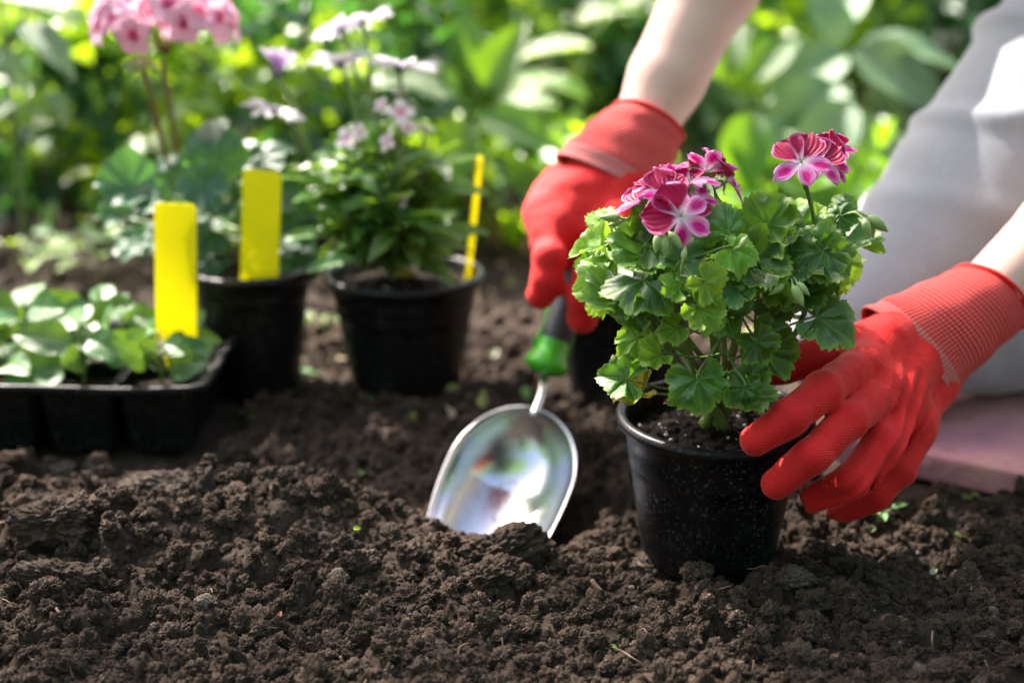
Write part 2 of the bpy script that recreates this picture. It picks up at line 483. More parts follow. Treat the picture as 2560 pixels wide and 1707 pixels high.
def knit_material():
    m = M('red_knit_glove', (0.62, 0.012, 0.010), 0.72, spec=0.28); k = N(m)
    co = k.coord('Object')
    k.b.inputs['Sheen Weight'].default_value = 0.25
    k.b.inputs['Sheen Roughness'].default_value = 0.4
    k.b.inputs['Sheen Tint'].default_value = (1, 0.45, 0.4, 1)
    c = k.ramp(k.noise(34, 4, 0.6, co), [(0.3, (0.58, 0.008, 0.009)), (0.75, (0.70, 0.016, 0.016))])
    # dusty worn patches
    w = k.ramp(k.noise(48, 6, 0.75, co), [(0.62, 0.0), (0.80, 0.35)])
    c = k.mix(w, c, (0.66, 0.12, 0.10))
    c = k.mix(k.ramp(k.noise(85, 6, 0.75, co), [(0.60, 0.0), (0.72, 0.5)]), c, (0.16, 0.030, 0.018))
    k.col(c)
    wv = k.n('TexWave'); wv.inputs['Scale'].default_value = 330; wv.inputs['Distortion'].default_value = 1.2; wv.inputs['Detail'].default_value = 1
    mp = k.n('Mapping'); mp.inputs['Rotation'].default_value = (0.6, 0.2, 0.9); k.l(co, mp.inputs[0]); k.l(mp.outputs[0], wv.inputs['Vector'])
    wv2 = k.n('TexWave'); wv2.inputs['Scale'].default_value = 210; wv2.bands_direction = 'Z'; wv2.inputs['Distortion'].default_value = 1.0; k.l(mp.outputs[0], wv2.inputs['Vector'])
    k.bump(k.math('ADD', k.math('ADD', wv.outputs['Fac'], wv2.outputs['Fac']), k.math('MULTIPLY', k.noise(240, 4, 0.6, co), 0.9)), 0.00030, 0.55)
    return m
MAT_GLOVE = knit_material()
def cuff_material(name, dot):
    m = M(name, (0.62, 0.012, 0.010), 0.8, spec=0.2); k = N(m)
    uv = k.n('UVMap'); sep = k.n('SeparateXYZ'); k.l(uv.outputs[0], sep.inputs[0])
    u, v = sep.outputs[0], sep.outputs[1]
    su = k.math('SINE', k.math('MULTIPLY', u, 2 * math.pi * 88))
    sv = k.math('SINE', k.math('MULTIPLY', v, 2 * math.pi * 34))
    dots = k.math('MULTIPLY', k.ramp(k.math('MULTIPLY_ADD', su, .5, .5), [(0.30, 0.0), (0.7, 1.0)]), k.ramp(k.math('MULTIPLY_ADD', sv, .5, .5), [(0.30, 0.0), (0.7, 1.0)]))
    band = k.math('LESS_THAN', v, 0.27)
    stripes = k.ramp(k.math('MULTIPLY_ADD', su, .5, .5), [(0.2, 0.25), (0.6, 1.0)])
    f = k.math('ADD', k.math('MULTIPLY', dots, k.math('SUBTRACT', 1.0, band)), k.math('MULTIPLY', stripes, band), clamp=True)
    f = k.math('MULTIPLY', f, k.math('LESS_THAN', v, 0.955))
    f = k.math('MULTIPLY', f, dot)
    k.col(k.mix(f, (0.62, 0.014, 0.012), (0.70, 0.48, 0.46)))
    k.bump(k.math('ADD', su, k.math('MULTIPLY', sv, 1.0)), 0.0006, 0.7)
    return m
MAT_CUFF = cuff_material('red_ribbed_cuff', 0.55)
MAT_CUFF_FAR = cuff_material('red_white_ribbed_cuff', 0.6)
MAT_HEM = M('red_cuff_hem', (0.60, 0.012, 0.010), 0.8)
def skin_material():
    m = M('skin', (0.62, 0.40, 0.33), 0.52, spec=0.35); k = N(m)
    co = k.coord('Object')
    c = k.ramp(k.noise(22, 5, 0.6, co), [(0.3, (0.58, 0.36, 0.30)), (0.7, (0.66, 0.46, 0.39))])
    mo = k.ramp(k.noise(75, 2, 0.5, co), [(0.74, 0.0), (0.80, 0.5)])
    k.col(k.mix(mo, c, (0.42, 0.20, 0.14)))
    k.b.inputs['Subsurface Weight'].default_value = 0.15
    k.b.inputs['Subsurface Radius'].default_value = (0.01, 0.004, 0.002)
    k.b.inputs['Subsurface Scale'].default_value = 0.4
    k.bump(k.noise(500, 4, 0.6, co), 0.0002, 0.6)
    return m
MAT_SKIN = skin_material()
def cloth_material(name, a, b):
    m = M(name, a, 0.9, spec=0.15); k = N(m)
    co = k.coord('Object')
    c = k.ramp(k.noise(700, 3, 0.8, co), [(0.35, a), (0.65, b)])
    k.col(k.mix(k.ramp(k.noise(9, 4, 0.6, co), [(0.4, 0.0), (0.8, 0.15)]), c, tuple(v * 0.7 for v in a)))
    k.b.inputs['Sheen Weight'].default_value = 0.2
    k.bump(k.noise(900, 2, 0.7, co), 0.0004, 0.7)
    return m
MAT_PANTS = cloth_material('light_grey_jersey', (0.24, 0.248, 0.272), (0.34, 0.35, 0.38))
MAT_SHIRT = cloth_material('grey_shirt_cloth', (0.30, 0.31, 0.34), (0.42, 0.43, 0.46))
MAT_HAIR = M('brown_hair', (0.06, 0.035, 0.02), 0.5)
def foam_material():
    m = M('pink_foam', (0.42, 0.20, 0.24), 0.75, spec=0.25); k = N(m)
    co = k.coord('Object')
    c = k.ramp(k.noise(7, 6, 0.65, co), [(0.35, (0.36, 0.17, 0.24)), (0.5, (0.46, 0.22, 0.26)), (0.68, (0.52, 0.28, 0.27))])
    d = k.ramp(k.noise(40, 6, 0.7, co), [(0.55, 0.0), (0.72, 0.6)])
    k.col(k.mix(d, c, (0.14, 0.08, 0.07)))
    k.bump(k.math('ADD', k.noise(45, 6, 0.6, co), k.math('MULTIPLY', k.noise(9, 3, 0.5, co), 2.5)), 0.0035, 0.9)
    return m
MAT_FOAM = foam_material()
MAT_STEEL = M('polished_steel', (0.80, 0.80, 0.80), 0.10, metal=1.0)
k_ = N(MAT_STEEL); k_.l(k_.ramp(k_.noise(18, 4, 0.6), [(0.35, 0.13), (0.7, 0.27)]), k_.b.inputs['Roughness']); k_.bump(k_.math('ADD', k_.noise(22, 2, 0.4), k_.math('MULTIPLY', k_.noise(60, 4, 0.6, k_.coord('Object', (9, .6, .6))), .22)), 0.0018, 0.4)
k_.b.inputs['Base Color'].default_value = (.78, .78, .79, 1)
_d = k_.ramp(k_.noise(55, 6, 0.7), [(0.60, 0.0), (0.70, 0.55)])
k_.col(k_.mix(_d, (.62, .62, .63), (.12, .085, .06))); k_.l(k_.math('SUBTRACT', 1.0, _d), k_.b.inputs['Metallic'])
MAT_GRIP = M('grey_rubber_grip', (0.030, 0.030, 0.036), 0.42)
MAT_GREEN = M('green_plastic_collar', (0.050, 0.36, 0.012), 0.32)
for m_, sc_ in ((MAT_GRIP, 160), (MAT_GREEN, 60)):
    k_ = N(m_); k_.bump(k_.noise(sc_, 3, 0.6), 0.0003, 0.5)
MAT_TAG = M('yellow_plastic', (0.88, 0.76, 0.001), 0.42)
k_ = N(MAT_TAG); k_.col(k_.ramp(k_.noise(30, 4, 0.6), [(0.4, (0.93, 0.89, 0.001)), (0.75, (0.88, 0.82, 0.004))])); k_.bump(k_.noise(260, 3, 0.6), 0.0003, 0.5)
nt_ = k_; tl_ = nt_.n('BsdfTranslucent'); tl_.inputs['Color'].default_value = (0.92, 0.86, 0.01, 1)
mx_ = nt_.n('MixShader'); mx_.inputs[0].default_value = 0.4
nt_.l(nt_.b.outputs[0], mx_.inputs[1]); nt_.l(tl_.outputs[0], mx_.inputs[2]); nt_.l(mx_.outputs[0], nt_.out.inputs[0])
MAT_ROOT = M('dry_root', (0.20, 0.12, 0.08), 0.85)
MAT_PERLITE = M('white_perlite', (0.75, 0.74, 0.70), 0.8)
MAT_HUSK = M('dry_brown_husk', (0.22, 0.12, 0.06), 0.8)

# ------------------------------------------------------------------ THE GROUND
POT = Vector((0.1335, 0.885, 0.0))                    # the front pot's foot
def bump_g(x, y, cx, cy, sx, sy, a, rot=0.0):
    c, s = math.cos(rot), math.sin(rot)
    u = ((x - cx) * c + (y - cy) * s) / sx; v = (-(x - cx) * s + (y - cy) * c) / sy
    return a * np.exp(-(u * u + v * v))
def macro(x, y):
    x = np.asarray(x, float); y = np.asarray(y, float)
    z = 0.010 * fbm2(x, y, 0.35, 3, 5) + 0.0
    z = z + bump_g(x, y, -0.150, 0.905, 0.105, 0.052, 0.040)
    z = z + bump_g(x, y, -0.27, 0.875, 0.06, 0.034, 0.024)
    z = z + bump_g(x, y, -0.38, 0.91, 0.10, 0.05, 0.014)
    z = z + bump_g(x, y, -0.02, 0.845, 0.055, 0.026, 0.010)
    z = z + bump_g(x, y, 0.066, 0.868, 0.045, 0.024, 0.013)
    z = z - bump_g(x, y, 0.028, 0.968, 0.085, 0.058, 0.080)
    z = z + bump_g(x, y, 0.05, 1.12, 0.12, 0.05, 0.008)
    # flattened under the pot, the tray and the mat
    for cx, cy, sx, sy, zt in ((POT.x, POT.y, 0.06, 0.06, -0.004), (-0.36, 1.16, 0.20, 0.10, 0.0), (0.46, 1.25, 0.22, 0.26, 0.0), (-0.105, 1.255, 0.07, 0.07, 0.0), (-0.23, 1.25, 0.07, 0.07, 0.0), (0.10, 1.23, 0.075, 0.075, 0.0)):
        w = np.clip(1.5 - np.maximum(abs(x - cx) / sx, abs(y - cy) / sy), 0, 0.5) * 2
        w = w * w * (3 - 2 * w)
        z = z * (1 - w) + zt * w
    return z
def detail(x, y):
    wx = x + 0.006 * fbm2(x, y, 0.03, 3, 31); wy = y + 0.006 * fbm2(x, y, 0.03, 3, 41)
    z = 0.006 * fbm2(x, y, 0.07, 4, 51)
    big = clods(wx, wy, 0.034, 60, 0.25, 0.62)
    z = z + 0.45 * clods(wx * .8 - wy * .6, wy * .8 + wx * .6, 0.021, 64, 0.2, 0.75)
    z = z + 0.75 * big * (vnoise2(x / 0.09, y / 0.09, 66) > -0.12)
    z = z + 0.62 * clods(wx + 0.3, wy, 0.0125, 70, 0.25, 0.75)
    z = z + 0.62 * clods(wx * 0.9 + wy * 0.3, wy * 0.9 - wx * 0.3, 0.0052, 80, 0.3, 0.8)
    z = z + 0.55 * clods(x * 0.8 - y * 0.5, y * 0.8 + x * 0.5, 0.0026, 90, 0.3, 0.8)
    z = z + 0.0040 * fbm2(x, y, 0.012, 4, 95)
    return z
def ground_z(x, y):
    return macro(x, y) + detail_mask(x, y) * detail(np.asarray(x, float), np.asarray(y, float)) - 0.006
def detail_mask(x, y):
    x = np.asarray(x, float); y = np.asarray(y, float)
    m = 1.0
    for cx, cy, sx, sy in ((-0.40, 1.14, 0.165, 0.105), (0.46, 1.25, 0.22, 0.26), (POT.x, POT.y, 0.045, 0.045)):
        w = np.clip(1.1 - np.maximum(abs(x - cx) / sx, abs(y - cy) / sy), 0, 0.1) / 0.1
        m = m * (1 - 0.8 * w)
    return m
def axis_steps(a, b, h, lo, hi, grow=1.12):
    mid = np.arange(a, b, h)
    out = list(mid); s = h; x = mid[-1]
    while x < hi: s *= grow; x += s; out.append(x)
    pre = []; s = h; x = mid[0]
    while x > lo: s *= grow; x -= s; pre.append(x)
    return np.array(pre[::-1] + out)
xs = axis_steps(-0.42, 0.42, 0.00105, -40, 40, 1.10)
ys = np.concatenate([np.arange(0.64, 0.80, 0.0011), np.arange(0.80, 1.00, 0.00105), np.arange(1.00, 1.32, 0.0018)])
s_ = 0.002; y_ = ys[-1]; post = []
while y_ < 60: s_ *= 1.06; y_ += s_; post.append(y_)
s_ = 0.0012; y_ = ys[0]; pre = []
while y_ > -6: s_ *= 1.12; y_ -= s_; pre.append(y_)
ys = np.array(pre[::-1] + list(ys) + post)
XX, YY = np.meshgrid(xs, ys)
far = np.clip((np.hypot(XX, YY - 0.9) - 1.6) / 2.0, 0, 1)
ZZ = macro(XX, YY) + detail(XX, YY) * (1 - far) * detail_mask(XX, YY) - 0.006 + far * 0.03 * fbm2(XX, YY, 1.4, 2, 11)
OX = 0.0035 * fbm2(XX, YY, 0.012, 3, 120) * (1 - far); OY = 0.0035 * fbm2(XX, YY, 0.012, 3, 130) * (1 - far)
nx, ny = len(xs), len(ys)
V = np.stack([XX + OX, YY + OY, ZZ], -1).reshape(-1, 3)
ii = (np.arange(ny - 1)[:, None] * nx + np.arange(nx - 1)[None]).ravel()
Fg = np.stack([ii, ii + 1, ii + 1 + nx, ii + nx], 1)
soil = obj('soil_ground', npmesh('soil_ground', V, Fg), MAT_SOIL, kind='structure')

# crumbs of soil: instanced grains, uncountable
def lump_mesh(name, sub, seed, r=1.0, amp=0.35, sq=(1, 1, 1), fine=0.12):
    import bmesh
    bm = bmesh.new(); bmesh.ops.create_icosphere(bm, subdivisions=sub, radius=1)
    co = np.array([v.co[:] for v in bm.verts])
    n1 = vnoise3(co[:, 0] * 1.3 + seed, co[:, 1] * 1.3, co[:, 2] * 1.3, seed) * 2
    n2 = vnoise3(co[:, 0] * 3.1, co[:, 1] * 3.1 + seed, co[:, 2] * 3.1, seed + 5) * 2
    n3 = vnoise3(co[:, 0] * 8.1, co[:, 1] * 8.1 + seed, co[:, 2] * 8.1, seed + 6) * 2
    n4 = vnoise3(co[:, 0] * 17, co[:, 1] * 17 + seed, co[:, 2] * 17, seed + 7) * 2 if sub >= 5 else 0
    if sub >= 6: n4 = n4 + 0.5 * vnoise3(co[:, 0] * 37, co[:, 1] * 37 + seed, co[:, 2] * 37, seed + 8) * 2
    s = 1 + amp * n1 + amp * 0.5 * n2 + fine * n3 + fine * 0.5 * n4
    co = co * s[:, None] * r * np.array(sq)
    for v, c in zip(bm.verts, co): v.co = c
    me = bpy.data.meshes.new(name); bm.to_mesh(me); bm.free()
    me.polygons.foreach_set('use_smooth', np.ones(len(me.polygons), dtype=bool))
    return me
def scatter(name, pts, scl, protos, mat, label=None, cat=None):
    """stuff: one object whose points carry instances of a few lump shapes"""
    coll = bpy.data.collections.new(name + '_shapes')
    for i, me in enumerate(protos):
        me.materials.append(mat)
        coll.objects.link(bpy.data.objects.new(f'{name}_shape', me))
    me = bpy.data.meshes.new(name)
    pts = np.asarray(pts, np.float32)
    me.vertices.add(len(pts)); me.vertices.foreach_set('co', pts.ravel())
    a = me.attributes.new('scl', 'FLOAT', 'POINT'); a.data.foreach_set('value', np.asarray(scl, np.float32))
    r = me.attributes.new('rot', 'FLOAT_VECTOR', 'POINT'); r.data.foreach_set('vector', (rng.random((len(pts), 3)) * 6.28).astype(np.float32).ravel())
    ix = me.attributes.new('pick', 'INT', 'POINT'); ix.data.foreach_set('value', rng.integers(0, len(protos), len(pts)).astype(np.int32))
    o = obj(name, me, kind='stuff')
    if label: o['label'] = label; o['category'] = cat
    ng = bpy.data.node_groups.new(name + '_nodes', 'GeometryNodeTree')
    ng.interface.new_socket('Geometry', in_out='INPUT', socket_type='NodeSocketGeometry')
    ng.interface.new_socket('Geometry', in_out='OUTPUT', socket_type='NodeSocketGeometry')
    gi = ng.nodes.new('NodeGroupInput'); go = ng.nodes.new('NodeGroupOutput')
    ci = ng.nodes.new('GeometryNodeCollectionInfo'); ci.inputs['Collection'].default_value = coll
    ci.inputs['Separate Children'].default_value = True; ci.inputs['Reset Children'].default_value = True
    ip = ng.nodes.new('GeometryNodeInstanceOnPoints'); ip.inputs['Pick Instance'].default_value = True
    def na(nm, typ):
        x = ng.nodes.new('GeometryNodeInputNamedAttribute'); x.data_type = typ; x.inputs['Name'].default_value = nm
        return [s for s in x.outputs if s.enabled][0]
    mp = ng.nodes.new('GeometryNodeMeshToPoints')
    ng.links.new(gi.outputs[0], mp.inputs[0]); ng.links.new(mp.outputs[0], ip.inputs['Points'])
    ng.links.new(ci.outputs[0], ip.inputs['Instance'])
    ng.links.new(na('scl', 'FLOAT'), ip.inputs['Scale'])
    e2r = ng.nodes.new('FunctionNodeEulerToRotation'); ng.links.new(na('rot', 'FLOAT_VECTOR'), e2r.inputs[0])
    ng.links.new(e2r.outputs[0], ip.inputs['Rotation'])
    ng.links.new(na('pick', 'INT'), ip.inputs['Instance Index'])
    ng.links.new(ip.outputs[0], go.inputs[0])
    md = o.modifiers.new('scatter', 'NODES'); md.node_group = ng
    return o
def free_of_things(x, y):
    ok = ~((abs(x + .005) < .055) & (y > .915) & (y < 1.05)) & (np.hypot(x - POT.x, y - POT.y) > 0.050) & ~((abs(x + 0.40) < 0.168) & (abs(y - 1.14) < 0.105)) & ~((x > 0.235) & (y > 0.97))
    ok &= (np.hypot(x + 0.105, y - 1.255) > 0.06) & (np.hypot(x + 0.23, y - 1.25) > 0.06) & (np.hypot(x - 0.10, y - 1.23) > 0.06)
    return ok
NC = 30000
cy_ = 0.62 + 0.80 * rng.random(NC) ** 1.15; cx_ = (rng.random(NC) - 0.5) * 0.86 * cy_
ok_ = free_of_things(cx_, cy_); cx_, cy_ = cx_[ok_], cy_[ok_]
cs_ = 0.0006 + 0.0010 * rng.random(len(cx_)) + 0.0060 * rng.random(len(cx_)) ** 9
cz_ = ground_z(cx_, cy_) + cs_ * 0.25
scatter('soil_crumbs', np.stack([cx_, cy_, cz_], 1), cs_, [lump_mesh('crumb', 5, s, 1, 0.50, (1, 0.85, 0.75), 0.24) for s in range(8)], MAT_CRUMB)
NM = 900
cy_ = 0.66 + 0.75 * rng.random(NM); cx_ = (rng.random(NM) - 0.5) * 0.86 * cy_
ok_ = free_of_things(cx_, cy_) & (np.hypot(cx_ - POT.x, cy_ - POT.y) > 0.06); cx_, cy_ = cx_[ok_], cy_[ok_]
cs_ = 0.0030 + 0.0105 * rng.random(len(cx_)) ** 4
cz_ = ground_z(cx_, cy_) + cs_ * 0.1
scatter('soil_lumps', np.stack([cx_, cy_, cz_], 1), cs_, [lump_mesh('lump', 6, 20 + s, 1, 0.50, (1, 0.8, 0.7), 0.18) for s in range(8)], MAT_CRUMB)
NB = 9000
cy_ = 1.30 + 1.3 * rng.random(NB) ** 1.3; cx_ = (rng.random(NB) - 0.5) * 0.9 * cy_
ok_ = free_of_things(cx_, cy_); cx_, cy_ = cx_[ok_], cy_[ok_]
cs_ = 0.0018 + 0.0085 * rng.random(len(cx_)) ** 5
scatter('soil_crumbs', np.stack([cx_, cy_, ground_z(cx_, cy_) + cs_ * .3], 1), cs_, [lump_mesh('crumb', 3, 60 + s, 1, 0.45, (1, 0.8, 0.7), 0.2) for s in range(5)], MAT_CRUMB)
NPB = 260
cy_ = 0.62 + 0.8 * rng.random(NPB); cx_ = (rng.random(NPB) - 0.5) * 0.86 * cy_
ok_ = free_of_things(cx_, cy_); cx_, cy_ = cx_[ok_], cy_[ok_]
cs_ = 0.0010 + 0.0024 * rng.random(len(cx_)) ** 3
scatter('grit', np.stack([cx_, cy_, ground_z(cx_, cy_) + cs_ * 0.5], 1), cs_, [lump_mesh('grit', 3, 40 + s, 1, 0.3, (1, 0.8, 0.7), 0.1) for s in range(4)], MAT_GRIT)

# single clods and pebbles one can point at: px, py (base centre), radius m, squash, material, label
def clod(px, py, r, sq, mat, label, seed, sub=6, name='soil_clod', cat='soil clod', group=None, lift=0.25, amp=0.38, rz=0.0):
    g = G(px, py, 0.01)
    for _ in range(4):
        g = G(px, py, float(ground_z(g.x, g.y)) + r * lift)
    o = obj(name, lump_mesh(name, sub, seed, r, amp, sq, 0.16), mat)
    o.location = g; o.rotation_euler = (random.uniform(-.3, .3), random.uniform(-.3, .3), rz)
    tag(o, label, cat, group)
    return o
CG = 'large clods of earth on the dug soil'
clod(1235, 1385, 0.025, (1.1, 0.8, 0.72), MAT_CLOD, 'big dark crumbly clod right in front of the metal scoop tip', 101, group=CG)
clod(1225, 1440, 0.016, (1.2, 0.8, 0.7), MAT_CLOD, 'brown clod just below the big clod under the scoop', 102, group=CG)
clod(835, 1235, 0.0115, (0.85, 0.8, 1.25), MAT_CLOD, 'small pointed peak of soil on top of the mound', 103, group=CG)
clod(430, 1230, 0.021, (1.3, 0.8, 0.6), MAT_GREYCLOD, 'dry greyish brown slab of earth behind the mound ridge', 104, group=CG)
clod(130, 1310, 0.020, (1.25, 0.8, 0.75), MAT_CLOD, 'dark angular clod at the far left edge of the mound', 105, group=CG)
clod(550, 1385, 0.021, (1.35, 0.7, 0.65), MAT_CLOD, 'long flat faced clod in the middle of the mound slope', 106, group=CG)
clod(420, 1420, 0.0135, (0.9, 0.8, 0.9), MAT_CLOD, 'upright round clod at the foot of the mound slope', 107, group=CG)
clod(280, 1345, 0.0155, (1.2, 0.8, 0.8), MAT_CLOD, 'dark clod with a bent stalk lying over its top', 108, group=CG)
clod(150, 1450, 0.0175, (1.2, 0.8, 0.7), MAT_CLOD, 'blurry dark clod with a glinting wet tip near the left edge', 109, group=CG)
clod(735, 1440, 0.0125, (1, 0.8, 0.9), MAT_CLOD, 'rounded clod above the small pale pebble in the mound', 110, group=CG)
clod(1030, 1500, 0.012, (1, 0.8, 0.8), MAT_CLOD, 'round clod in the open soil between mound and pot', 111, group=CG)
clod(1640, 1412, 0.0125, (1.2, 0.8, 0.75), MAT_GREYCLOD, 'pale brown dry clod against the left foot of the front pot', 112, group=CG)
clod(1745, 1432, 0.0085, (1, 0.85, 0.9), MAT_CLOD, 'small dark clod touching the front foot of the front pot', 113, group=CG)
clod(1490, 1365, 0.0135, (1.4, 0.8, 0.75), MAT_CLOD, 'brown clod on the rim of the hole left of the front pot', 114, group=CG)
clod(1985, 1445, 0.0115, (1.3, 0.8, 0.6), MAT_GREYCLOD, 'flat light brown clod right of the front pot foot', 115, group=CG)
clod(2230, 1590, 0.0125, (1.1, 0.8, 0.8), MAT_CLOD, 'round dark clod in the bottom right soil', 116, group=CG)
clod(590, 1150, 0.016, (1.1, 0.8, 0.9), MAT_CLOD, 'dark clod between the seedling tray corner and the mound', 117, group=CG)
clod(155, 1180, 0.010, (1, 0.8, 0.8), MAT_GREYCLOD, 'light clod just in front of the seedling tray', 118, group=CG)
PG = 'pebbles on the soil'
for px, py, r, lab, s in ((845, 1442, 0.0065, 'pale grey pebble embedded in the mound slope', 130), (1595, 1525, 0.0040, 'small light pebble below the root left of the front pot', 131),
                          (1592, 1618, 0.0052, 'grey pebble beside the white stemmed sprout in the foreground', 132), (2298, 1680, 0.0060, 'grey pebble at the bottom edge on the right', 133),
                          (1065, 1395, 0.0045, 'light stone chip left of the big clod', 134), (515, 1505, 0.0065, 'whitish flat stone in the soil below the left mound', 135)):
    clod(px, py, r, (1, 0.8, 0.8), MAT_STONE, lab, s, 5, 'pebble', 'pebble', PG, 0.5, 0.22)

# ------------------------------------------------------------------ LEAF SHAPES
def geranium_leaf(seed, teeth=30, lobes=5, cup=0.15, notch=0.55, pleat=0.05, na=120, nr=8, tooth_amp=0.16, lob_a=0.13):
    """unit leaf: petiole at the origin, tip towards +y, about 1 long; scalloped, toothed and pleated along the veins"""
    r_ = np.random.default_rng(seed)
    th = np.linspace(-math.pi + notch, math.pi - notch, na)
    s = (th - th[0]) / (th[-1] - th[0])
    ph = s * lobes
    body = 0.66 + 0.30 * np.cos(th * 0.5) ** 1.4
    lob = 1 + lob_a * (np.abs(np.sin(ph * math.pi)) ** 0.6 - 0.6) * 1.6
    tooth = 1 + tooth_amp * (((s * teeth + 0.15 * np.sin(s * 40 + seed)) % 1.0) ** 0.8 - 0.5) * (0.7 + 0.6 * vnoise2(s * 20, s * 0 + seed, seed))
    Rr = body * lob * tooth * (1 + 0.10 * vnoise2(s * 5, s * 0 + seed * 3.3, seed))
    vein_c = (np.arange(lobes) + 0.5) / lobes
    dv = np.min(np.abs(s[:, None] - vein_c[None]), axis=1) * lobes
    V = [(0, 0, 0)]; ve = [1.0]; ed = [0.0]; F = []
    cupd = r_.uniform(-1.3, 1.8) * cup
    fx, fy = r_.uniform(-0.45, 0.6), r_.uniform(-0.55, 0.1)
    for i in range(1, nr + 1):
        q = i / nr
        rr = Rr * q if i == nr else (body * lob * (1 + 0.10 * vnoise2(s * 5, s * 0 + seed * 3.3, seed))) * q * 0.985
        x = rr * np.sin(th); y = rr * np.cos(th)
        z = pleat * q * (np.cos(dv * 2 * math.pi) * -1.0) + 0.02 * q * q * np.sin(s * teeth * math.pi * 0.5 + seed)
        z = z + cupd * q * q + fx * x * x + fy * y * np.abs(y) + 0.26 * vnoise2(x * 2.6 + seed, y * 2.6, seed + 9) * q * 2 + 0.05 * q ** 3 * np.sin(s * 37 + seed * 2)
        z = z - 0.10 * (q ** 4) * (0.6 + vnoise2(s * 7, s * 0, seed + 3))
        for j in range(na):
            V.append((x[j], y[j], z[j]))
            br = max(0, 1 - abs(((dv[j] * 1.0 + q * 0.9) % 0.34) - 0.17) / 0.05) * 0.35 * q
            ve.append(max(max(0, 1 - dv[j] / (0.055 / max(q, 0.25))), br)); ed.append(1.0 if i == nr else (0.25 if i == nr - 1 else 0.0))
    F3 = []
    for j in range(na - 1):
        F.append((0, 1 + j + 1, 1 + j))
    for i in range(nr - 1):
        a = 1 + i * na; b = a + na
        for j in range(na - 1):
            F.append((a + j, a + j + 1, b + j + 1, b + j))
    me = npmesh('geranium_leaf', V, F, True, None, {'vein': ve, 'edge': ed, 'shade': np.zeros(len(V))})
    return me
def ovate_leaf(L=1.0, W=0.5, bend=0.25, fold=0.12, nl=10, seed=0, tip=1.4, base=0.75, wavy=0.02, teeth=0, nwid=4, rnd=.85):
    """unit ovate leaf from the origin along +y"""
    V = []; ve = []; ed = []
    t = np.linspace(0, 1, nl + 1)
    wid = W * 0.5 * (np.maximum(0, np.sin(math.pi * t ** base)) ** rnd) * (1 - 0.25 * t ** 2)
    wid[-1] = 0.004; wid[0] = 0.012
    us = np.linspace(-1, 1, 2 * nwid + 1)
    for i, tt in enumerate(t):
        y = L * math.sin(tt * (1 + 0)) / math.sin(1) if False else L * tt
        zz = -bend * tt * tt * L
        for u in us:
            w = wid[i] * (1 + (0.07 * ((i * 1.0) % 2) if teeth and abs(u) == 1 else 0))
            V.append((u * w, y - 0.10 * bend * tt * tt, zz + fold * abs(u) ** 1.3 * wid[i] * 2 + wavy * math.sin(tt * 14 + seed + u * 2) * abs(u)
                      + 0.012 * math.sin((tt * 7 - abs(u) * 1.2) * 2 * math.pi) * abs(u) * (1 - tt)))
            side = max(0, 1 - abs(((tt * 7 - abs(u) * 1.2) % 1) - 0.5) / 0.16) * 0.35 * (abs(u) < 0.9)
            ve.append(1.0 if u == 0 else side); ed.append(1.0 if abs(u) == 1 else 0.0)
    k = len(us)
    F = np.array([(i * k + j, i * k + j + 1, (i + 1) * k + j + 1, (i + 1) * k + j) for i in range(nl) for j in range(k - 1)])
    return np.array(V), F, np.array(ve), np.array(ed)
def ovate_mesh(name='leaf', **kw):
    V, F, ve, ed = ovate_leaf(**kw)
    return npmesh(name, V, F, True, None, {'vein': ve, 'edge': ed, 'shade': np.zeros(len(V))})
def petal_grid(W=0.8, bend=0.1, cupv=0.1, seed=0, nl=9, nw=4, notch=0.03, base=0.12, pw=0.55):
    V = []; UV = []
    us = np.linspace(-1, 1, 2 * nw + 1)
    for i in range(nl + 1):
        t = i / nl
        w = (base + (W / 2 - base) * (math.sin(min(1, t / 0.72) * math.pi / 2) ** 1.3))
        if t > 0.6: w = w * math.sqrt(max(0.0, 1 - ((t - 0.6) / 0.42) ** 2.4))
        w = max(w, 0.02)
        for u in us:
            y = t * (1 - 0.06 * u * u * t) + notch * math.cos(u * 5 + seed) * (t > 0.95)
            z = -bend * t * t + cupv * (u * u) * w + 0.06 * math.sin(u * 5 + seed) * t * t + 0.035 * math.sin(t * 7 + u * 3 + seed * 2) * t + 0.03 * math.sin(u * 11 + seed * 3) * t ** 4
            V.append((u * w, y, z)); UV.append(((u + 1) / 2, t))
    k = len(us)
    F = np.array([(i * k + j, i * k + j + 1, (i + 1) * k + j + 1, (i + 1) * k + j) for i in range(nl) for j in range(k - 1)])
    return np.array(V), F, np.array(UV)
def petal_mesh(name='petal', **kw):
    V, F, UV = petal_grid(**kw)
    return npmesh(name, V, F, True, UV)
GL = [geranium_leaf(s, teeth=22 + s % 5 * 2, lobes=5 if s % 3 else 6, cup=0.28, pleat=0.085 + 0.025 * (s % 3), notch=0.42 + 0.12 * (s % 4)) for s in range(14)]
GL_D = []; GL_L = []
for me in GL:
    a = me.copy(); a.materials.append(G_DARK); GL_D.append(a)
    b = me.copy(); b.materials.append(G_LIME); GL_L.append(b)
GL_Z = []
for s in range(5):
    me = geranium_leaf(50 + s, teeth=11, lobes=7, cup=0.2, notch=0.3, pleat=0.05, tooth_amp=0.03, lob_a=0.06); me.materials.append(G_BLUE); GL_Z.append(me)

